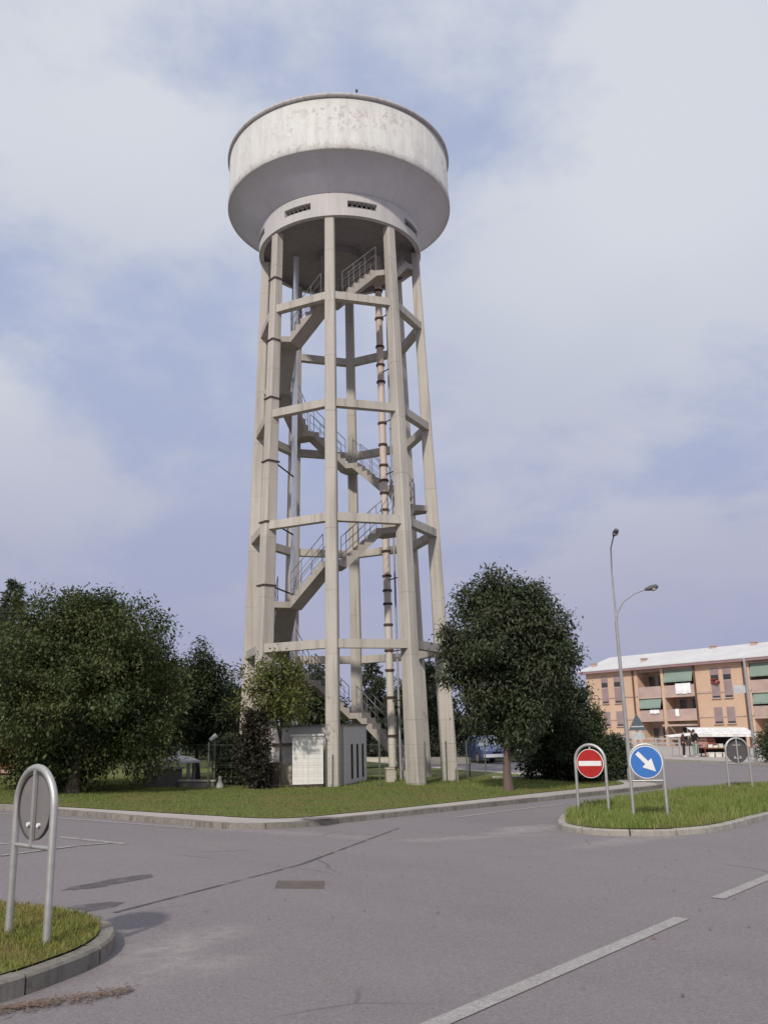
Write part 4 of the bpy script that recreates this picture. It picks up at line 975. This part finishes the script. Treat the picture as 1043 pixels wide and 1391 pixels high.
b.add([e0, e1, r1, r0, k1_, k0]+[dn(p) for p in (e0, e1, r1, r0, k1_, k0)], [(0, 1, 2, 3), (3, 2, 4, 5), (6, 9, 8, 7), (9, 11, 10, 8), (0, 6, 7, 1), (1, 7, 8, 2), (2, 8, 10, 4), (5, 4, 10, 11), (3, 9, 6, 0), (5, 11, 9, 3)])
roof = put('roof', b, M['roof'], ap)
apart('eaves', M['fascia'], ap, (-31, 24.95, -.2, .70, 8.052, 8.30))
for u, d, hh in ((23.7, -1.0, .9), (16.6, -1.6, .7), (9.4, -5.0, .55), (4.0, -4.6, .75), (-6, -5, .7)):
    z_ = 8.42+(ov-d)*.304; hh *= .7; b = MB(); fbox(b, u, u+.6, d-.5, d, z_-.25, z_+hh*.6); o_ = put('chimney', b, M['plaster'], roof)
    b = MB(); fbox(b, u-.06, u+.66, d-.56, d+.06, z_+hh*.6, z_+hh*.6+.1); put('chimney_cap', b, M['recess'], o_)
for z_ in (4.98, 2.38): apart('string_course', M['plaster'], ap, (2.3, 8.95, .0, .07, z_, z_+.16)); apart('string_course', M['plaster'], ap, (16.75, 24.4, .0, .07, z_, z_+.16))
for u in (17.2, 9.0-.12, 2.9): apart('downpipe', M['downpipe'], ap, (u, u+.16, .01, .17, ZG, 8.05))
for u0, u1 in ((21.1, 22.0), (19.2, 20.1), (5.98, 6.93), (4.5, 5.4)):
    for z0, z1, sh_ in ((6.3, 7.55, 0), (4.45, 6.18, 1), (1.75, 3.4, 1), (-.7, .75, 1)):
        fr = apart('window', M['parapet'], ap, (u0-.06, u1+.06, .0, .045, z0-.06, z1+.06))
        if sh_:
            apart('shutter', M['shutter'], fr, (u0, u1, .045, .075, z0+.18, z1)); apart('pane', M['glassdark'], fr, (u0, u1, .045, .06, z0, z0+.178)); 
            apart('sill', M['plaster'], fr, (u0-.1, u1+.1, .0, .16, z0-.14, z0-.061))
        else:
            apart('pane', M['glassdark'], fr, (u0, u1, .045, .06, z0, z0+.55)); apart('shutter', M['shutter'], fr, (u0, u1, .045, .08, z0+.551, z1))
b = MB()
rr = random.Random(4)
for i in range(16): p = FP(6.3+rr.uniform(-.5, .5), .22+rr.uniform(-.1, .1), 6.15+rr.uniform(-.25, .3)); b.lathe([(.01, -.12), (.12, -.05), (.13, .04), (.01, .12)], p, 7)
fb = put('window_flowers', b, M['redflower'], ap)
def loggia(u0, u1, top_awn, mid_awn, low):
    apart('balcony_slab', M['plaster'], ap, (u0, u1, -1.68, .12, 4.72, 4.92)); apart('balcony_slab', M['plaster'], ap, (u0, u1, -1.68, .12, 2.12, 2.32))
    apart('parapet', M['parapet'], ap, (u0+.01, u1-.01, -.02, .1, 4.925, 6.05)); apart('parapet', M['parapet'], ap, (u0+.01, u1-.01, -.02, .1, 2.325, 3.4))
    for z0, z1 in ((4.95, 7.4), (2.35, 4.6), (-.9, 1.5)):
        for s in (.2, .62):
            w0 = u0+(u1-u0)*s; dd = apart('balcony_door', M['shutter'], ap, (w0, w0+.9, -1.69, -1.62, z0, z1)); apart('pane', M['glassdark'], dd, (w0+.1, w0+.8, -1.62, -1.60, z0+.9, z1-.15))
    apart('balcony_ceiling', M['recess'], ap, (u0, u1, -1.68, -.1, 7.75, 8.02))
    for lo, hi, on in ((6.55, 7.74, top_awn), (3.75, 4.71, mid_awn)):
        if on:
            b = MB(); b.add([FP(u0+.1, -.05, hi), FP(u1-.1, -.05, hi), FP(u1-.1, .32, lo), FP(u0+.1, .32, lo), FP(u0+.1, -.07, hi), FP(u1-.1, -.07, hi), FP(u1-.1, .29, lo), FP(u0+.1, .29, lo)], [(0, 1, 2, 3), (7, 6, 5, 4), (0, 4, 5, 1), (1, 5, 6, 2), (2, 6, 7, 3), (3, 7, 4, 0)]); o_ = put('awning', b, M['awning_green'], ap)
            b = MB()
            for i in range(6): 
                x0 = u0+.1+(u1-u0-.2)*i/6; x1 = u0+.1+(u1-u0-.2)*(i+1)/6-.03; b.hexa([FP(x0, .30, lo-.16), FP(x0, .325, lo-.16), FP(x1, .325, lo-.16), FP(x1, .30, lo-.16), FP(x0, .30, lo), FP(x0, .325, lo), FP(x1, .325, lo), FP(x1, .30, lo)])
            put('valance', b, M['awning_green'], o_)
loggia(13.5, 16.65, False, True, 0); loggia(9.05, 13.0, True, False, 0); loggia(-3.15, 2.25, True, True, 0); loggia(-8.95, -3.65, True, True, 0)
apart('canopy', M['plaster'], ap, (9.2, 12.9, -.1, 1.2, 1.55, 1.75))
def laundry(u0, u1, z0, z1, label, d=.16, mat=None):
    b = MB(); n_ = 10
    vs = []
    for i in range(n_+1):
        u = u0+(u1-u0)*i/n_; dd = d+.03*math.sin(i*1.7); vs += [FP(u, dd, z0+.04*math.sin(i*1.1)), FP(u, dd-.01, z1), FP(u, d-.2, z1+.015), FP(u, dd-.02, z0+.04*math.sin(i*1.1))]
    fs = []
    for i in range(n_): fs += [(i*4, i*4+4, i*4+5, i*4+1), (i*4+1, i*4+5, i*4+6, i*4+2), (i*4+3, i*4+2, i*4+6, i*4+7)]
    b.add(vs, fs, True); tag(put('hanging_laundry', b, mat or M['cloth']), label, 'laundry', 'laundry hung over the balconies')
laundry(9.5, 11.5, 5.05, 6.2, 'big white sheet hung over a top floor balcony of the flats', .18)
laundry(13.9, 15.2, 3.0, 3.42, 'narrow white towels laid over a middle balcony under the green awning', .2)
laundry(11.3, 11.8, 2.6, 3.42, 'small white cloth on the middle balcony below the big sheet', .18)

# railing in front of the flats
rl = thing('street_railing', (16.5, 62, gz(16.5)), 'long pale metal railing along the far pavement, left of the stall', 'railing')
p0, p1 = Vector((14.0, 66.0)), Vector((19.3, 62.5))
b = MB()
for h_ in (.45, .75, 1.05): b.bar((p0.x, p0.y, gz(p0.x)+.12+h_), (p1.x, p1.y, gz(p1.x)+.12+h_), .05, .10 if h_ > .5 else .07)
put('rail', b, M['pale_rail'], rl)
for i in range(5): p = p0.lerp(p1, i/4); b = MB(); b.box((p.x, p.y-.03, gz(p.x)+.62), (.12, .12, 1.25)); put('post', b, M['pale_rail'], rl)

# ------------------------------------------------------------------ market stall, goods and people
def SP(x, y, z): return (x, y, gz(x)+.12+z)
st = thing('market_stall', (20.2, 58.4, gz(20.2)+.12), 'market stall with white striped awning on the far pavement', 'market stall')
b = MB(); x0, x1 = 18.9, 22.6
for i in range(9):
    a_ = x0+(x1-x0)*i/9; c_ = x0+(x1-x0)*(i+1)/9-.012
    b.hexa([SP(a_, 57.5, 1.33), SP(c_, 57.5, 1.33), SP(c_, 59.4, 1.74), SP(a_, 59.4, 1.74), SP(a_, 57.5, 1.36), SP(c_, 57.5, 1.36), SP(c_, 59.4, 1.77), SP(a_, 59.4, 1.77)])
    b.hexa([SP(a_, 57.47, 1.20), SP(c_, 57.47, 1.20), SP(c_, 57.49, 1.20), SP(a_, 57.49, 1.20), SP(a_, 57.47, 1.32), SP(c_, 57.47, 1.32), SP(c_, 57.49, 1.32), SP(a_, 57.49, 1.32)])
put('awning', b, M['awn_white'], st)
b = MB(); b.hexa([SP(17.3, 57.6, 1.16), SP(18.85, 57.6, 1.30), SP(18.85, 58.8, 1.42), SP(17.3, 58.8, 1.26), SP(17.3, 57.6, 1.19), SP(18.85, 57.6, 1.33), SP(18.85, 58.8, 1.45), SP(17.3, 58.8, 1.29)]); put('side_awning', b, M['awn_white'], st)
for x, y, h_ in ((18.92, 57.6, 1.3), (22.55, 57.6, 1.3), (18.92, 59.3, 1.70), (22.55, 59.3, 1.70), (17.35, 57.7, 1.2)): b = MB(); b.tube([SP(x, y, -.05), SP(x, y, h_)], .03, 8); put('post', b, M['galvdull'], st)
b = MB(); b.box(SP(20.9, 58.2, .52), (3.2, .9, .05)); 
for sx_ in (-1.5, 1.5):
    for sy_ in (-.38, .38): b.box(SP(20.9+sx_, 58.2+sy_, .25), (.06, .06, .5))
put('table', b, M['timber'], st)
b = MB(); b.box(SP(20.9, 59.35, .95), (3.4, .04, 1.5)); put('back_cloth', b, M['top_black'], st)
for i, (x, h_) in enumerate(((19.75, .18), (20.05, .12), (20.38, .22), (20.8, .15), (21.2, .2))):
    b = MB(); b.box(SP(x, 57.95, .545+h_/2), (.26, .3, h_), .1*i); b.box(SP(x, 57.95, .55+h_), (.28, .32, .02), .1*i)
    tag(put('goods_box', b, M['goods']), ('low pale box at the left end of the stall table', 'lowest pale box, second from the left on the stall table', 'tallest pale box, in the middle of the stall table', 'pale box second from the right on the stall table', 'pale box at the right of the row on the stall table')[i], 'box', 'pale boxes on the stall table')
for i, x in enumerate((19.55, 20.0, 20.45)):
    b = MB(); b.hexa([SP(x-.15, 57.2, 0), SP(x+.15, 57.2, 0), SP(x+.15, 57.5, 0), SP(x-.15, 57.5, 0), SP(x-.18, 57.17, .26), SP(x+.18, 57.17, .26), SP(x+.18, 57.53, .26), SP(x-.18, 57.53, .26)])
    b.box(SP(x, 57.35, .262), (.38, .38, .03)); tag(put('crate', b, M['goods']), 'white crate on the ground before the stall, ' + ('nearest the two shoppers', 'middle of three', 'nearest the hoop sign')[i], 'crate', 'white crates on the ground')
def garment(x, y, top, mat, label):
    r = thing('hanging_garment', SP(x, y, top), label, 'garment', 'garments hung under the stall awning'); b = MB()
    rows = [(0, .08), (-.06, .24), (-.35, .20), (-.7, .25)]
    vs = []
    for dz_, w_ in rows: vs += [SP(x-w_, y-.05, top+dz_), SP(x+w_, y-.05, top+dz_), SP(x+w_, y+.05, top+dz_), SP(x-w_, y+.05, top+dz_)]
    fs = [(0, 1, 2, 3), (15, 14, 13, 12)]
    for k in range(3):
        for j in range(4): fs.append((k*4+j, k*4+4+j, k*4+4+(j+1) % 4, k*4+(j+1) % 4))
    for s in (-1, 1): b.hexa([SP(x+s*.22, y-.04, top-.5), SP(x+s*.32, y-.04, top-.5), SP(x+s*.32, y+.04, top-.5), SP(x+s*.22, y+.04, top-.5), SP(x+s*.14, y-.04, top-.05), SP(x+s*.24, y-.04, top-.08), SP(x+s*.24, y+.04, top-.08), SP(x+s*.14, y+.04, top-.05)])
    b.add(vs, fs); put('cloth', b, mat, r); b = MB(); b.tube([SP(x, y, top), SP(x, y, top+.08), SP(x+.03, y, top+.11)], .008, 5); put('hook', b, M['railing'], r)
garment(19.32, 57.9, 1.25, M['garment_pink'], 'pinkish garment hanging at the left of the stall'); garment(19.85, 57.95, 1.22, M['garment_red'], 'red brown garment hanging beside the pinkish one')

def skin_obj(name, verts, edges, rads, mat, parent, lvl=1):
    me = bpy.data.meshes.new(name); me.from_pydata(verts, edges, []); ob = bpy.data.objects.new(name, me); COL.objects.link(ob)
    me.materials.append(mat)
    md = ob.modifiers.new('skin', 'SKIN'); md.use_smooth_shade = True
    sv = me.skin_vertices[0].data
    for i, r in enumerate(rads): sv[i].radius = (r, r) if not isinstance(r, tuple) else r
    sv[0].use_root = True
    s2 = ob.modifiers.new('sub', 'SUBSURF'); s2.levels = lvl; s2.render_levels = lvl
    ob.parent = parent; return ob
def person(loc, rz, H, top, trouser, shoe, label, pose):
    root = thing('person', loc, label, 'person', None); root.rotation_euler = (0, 0, rz); k = H/1.7; S = lambda x, y, z: (x*k, y*k, z*k)
    arm = {'down': [(.19, .0, 1.40), (.25, -.02, 1.13), (.26, -.12, .90)], 'reach': [(.19, .0, 1.40), (.24, -.10, 1.16), (.20, -.36, 1.10)]}[pose]
    V = [S(0, 0, .95), S(0, .01, 1.18), S(0, .0, 1.38), S(0, -.01, 1.48), S(0, -.02, 1.55), S(0, -.03, 1.63)]; E = [(0, 1), (1, 2), (2, 3), (3, 4), (4, 5)]
    Rr = [(.15*k, .11*k), (.13*k, .10*k), (.16*k, .11*k), .055*k, (.075*k, .09*k), (.075*k, .085*k)]
    V.append(S(0, -.115, 1.555)); E.append((4, 6)); Rr.append(.018*k)            # nose
    hip = []
    for s in (-1, 1):
        i0 = len(V); V += [S(s*.09, 0, .90), S(s*.10, -.01 if s > 0 else .02, .49), S(s*.10, .02 if s > 0 else .06, .08), S(s*.11, -.12 if s > 0 else -.08, .03)]; E += [(0, i0), (i0, i0+1), (i0+1, i0+2), (i0+2, i0+3)]; Rr += [.085*k, .062*k, .042*k, .032*k]
        i1 = len(V); V += [S(s*arm[0][0], arm[0][1], arm[0][2]), S(s*arm[1][0], arm[1][1], arm[1][2]), S(s*arm[2][0], arm[2][1], arm[2][2])]; E += [(2, i1), (i1, i1+1), (i1+1, i1+2)]; Rr += [.055*k, .042*k, .03*k]
        d = Vector(arm[2])-Vector(arm[1]); d.normalize(); w0 = Vector((s*arm[2][0], arm[2][1], arm[2][2])); dd = Vector((s*d.x, d.y, d.z)); sv_ = Vector((s, 0, 0))
        i2 = len(V); V.append(tuple((w0+dd*.07)*k)); E.append((i1+2, i2)); Rr.append((.034*k, .018*k))
        for f_, ln in enumerate((.075, .085, .08, .062)):
            i3 = len(V); b0 = w0+dd*.09+sv_*(-.024+.016*f_); V += [tuple(b0*k), tuple((b0+dd*ln*.55)*k), tuple((b0+dd*ln+Vector((0, .02, -.01)))*k)]; E += [(i2, i3), (i3, i3+1), (i3+1, i3+2)]; Rr += [.0085*k, .008*k, .0065*k]
        i4 = len(V); V += [tuple((w0+dd*.04-sv_*.04)*k), tuple((w0+dd*.08-sv_*.055)*k)]; E += [(i2, i4), (i4, i4+1)]; Rr += [.010*k, .008*k]
    skin_obj('body', V, E, Rr, M['skin'], root)
    V = [S(0, 0, .86), S(0, .01, 1.16), S(0, .0, 1.37), S(0, -.005, 1.44)]; E = [(0, 1), (1, 2), (2, 3)]; Rr = [(.20*k, .15*k), (.165*k, .13*k), (.185*k, .135*k), .08*k]
    for s in (-1, 1):
        i1 = len(V); V += [S(s*arm[0][0], arm[0][1], arm[0][2]), S(s*arm[1][0], arm[1][1], arm[1][2]), tuple(Vector(S(s*arm[2][0], arm[2][1], arm[2][2]))*.9+Vector(S(s*arm[1][0], arm[1][1], arm[1][2]))*.1)]; E += [(2, i1), (i1, i1+1), (i1+1, i1+2)]; Rr += [.075*k, .058*k, .046*k]
    skin_obj('coat', V, E, Rr, top, root)
    V = [S(0, 0, .93)]; E = []; Rr = [(.16*k, .125*k)]
    for s in (-1, 1):
        i0 = len(V); V += [S(s*.09, 0, .84), S(s*.10, -.01 if s > 0 else .02, .49), S(s*.10, .02 if s > 0 else .06, .12)]; E += [(0, i0), (i0, i0+1), (i0+1, i0+2)]; Rr += [.105*k, .082*k, .066*k]
    skin_obj('trousers', V, E, Rr, trouser, root)
    for s in (-1, 1):
        y0 = .02 if s > 0 else .06; skin_obj('shoe', [S(s*.10, y0+.03, .045), S(s*.105, y0-.08, .04), S(s*.11, y0-.18, .03)], [(0, 1), (1, 2)], [.05*k, .048*k, .036*k], shoe, root)
    skin_obj('hair', [S(0, .03, 1.52), S(0, .02, 1.62), S(0, -.015, 1.69)], [(0, 1), (1, 2)], [.07*k, .095*k, .075*k], M['hair'], root)
    return root
person(SP(17.95, 57.3, 0), R_(70), 1.58, M['coat_brown'], M['trouser_dark'], M['shoe_white'], 'person in a dark brown coat and white shoes left of the stall', 'down')
person(SP(18.65, 57.35, 0), R_(120), 1.66, M['top_black'], M['trouser_mint'], M['shoe_white'], 'person in a black top and pale mint trousers reaching to the stall', 'reach')

# ------------------------------------------------------------------ parked car behind the tower green
def car(loc, rz, label):
    root = thing('parked_car', loc, label, 'car'); root.rotation_euler = (0, 0, rz); ORG[root.name] = Vector((0, 0, 0))
    # front faces -Y; sections along Y: (y, half width, z_low, z_belt, roof half width, z_roof)
    sec = [(-1.95, .66, .38, .62, .60, .64), (-1.80, .80, .25, .70, .70, .74), (-.95, .83, .22, .84, .74, .90), (-.25, .84, .20, .90, .60, 1.38), (.55, .84, .20, .92, .60, 1.45), (1.35, .83, .22, .92, .57, 1.36), (1.80, .80, .26, .88, .62, .98), (1.95, .70, .40, .80, .60, .84)]
    b = MB(); vs = []; n = 8
    for y, w_, zl, zb_, rw, zr in sec: vs += [(-w_*.92, y, zl), (-w_, y, zl+.15), (-w_, y, zb_), (-rw, y, zr), (rw, y, zr), (w_, y, zb_), (w_, y, zl+.15), (w_*.92, y, zl)]
    fs = [(i*n+j, i*n+(j+1) % n, (i+1)*n+(j+1) % n, (i+1)*n+j) for i in range(len(sec)-1) for j in range(n)]+[tuple(range(n-1, -1, -1)), tuple(range(7*n, 8*n))]
    b.add(vs, fs, False); put('body', b, M['car_blue'], root)
    b = MB(); b.add([(-.68, -.93, .915), (.68, -.93, .915), (.57, -.30, 1.36), (-.57, -.30, 1.36)], [(0, 1, 2, 3)]); put('windscreen', b, M['windscreen'], root)
    for s in (-1, 1):
        b = MB(); b.add([(s*.825, -.62, .94), (s*.842, .50, .96), (s*.642, .50, 1.40), (s*.66, -.22, 1.33)], [(0, 1, 2, 3)]); put('side_window', b, M['glassdark'], root)
        b = MB(); b.add([(s*.842, .58, .96), (s*.835, 1.40, .95), (s*.60, 1.28, 1.34), (s*.642, .58, 1.40)], [(0, 1, 2, 3)]); put('side_window', b, M['glassdark'], root)
        b = MB(); b.lathe([(.01, -.03), (.11, -.02), (.12, .03)], (0, 0, 0), 14); b.v = [(s*.55+x, -1.90+z*.8+abs(x)*.15, .60+y*.8) for x, y, z in b.v]; put('headlight', b, M['lens'], root)
        b = MB(); b.box((s*.93, -.62, .98), (.16, .09, .12)); put('mirror', b, M['car_blue'], root)
        for y in (-1.2, 1.2):
            b = MB(); b.tube([(s*.66, y, .30), (s*.855, y, .30)], .30, 22); wv_ = put('wheel', b, M['tyre'], root)
            b = MB(); b.tube([(s*.80, y, .30), (s*.866, y, .30)], .19, 16); put('rim', b, M['galv'], wv_)
    b = MB(); b.box((0, -1.955, .40), (1.46, .10, .16)); put('bumper', b, M['cloth'], root)
    b = MB(); b.box((0, -1.962, .56), (.5, .02, .08)); put('grille', b, M['black'], root)
car((5.25, 51.5, gz(5.25)), R_(12), 'blue parked car facing forward, half hidden behind the pale trunked tree')
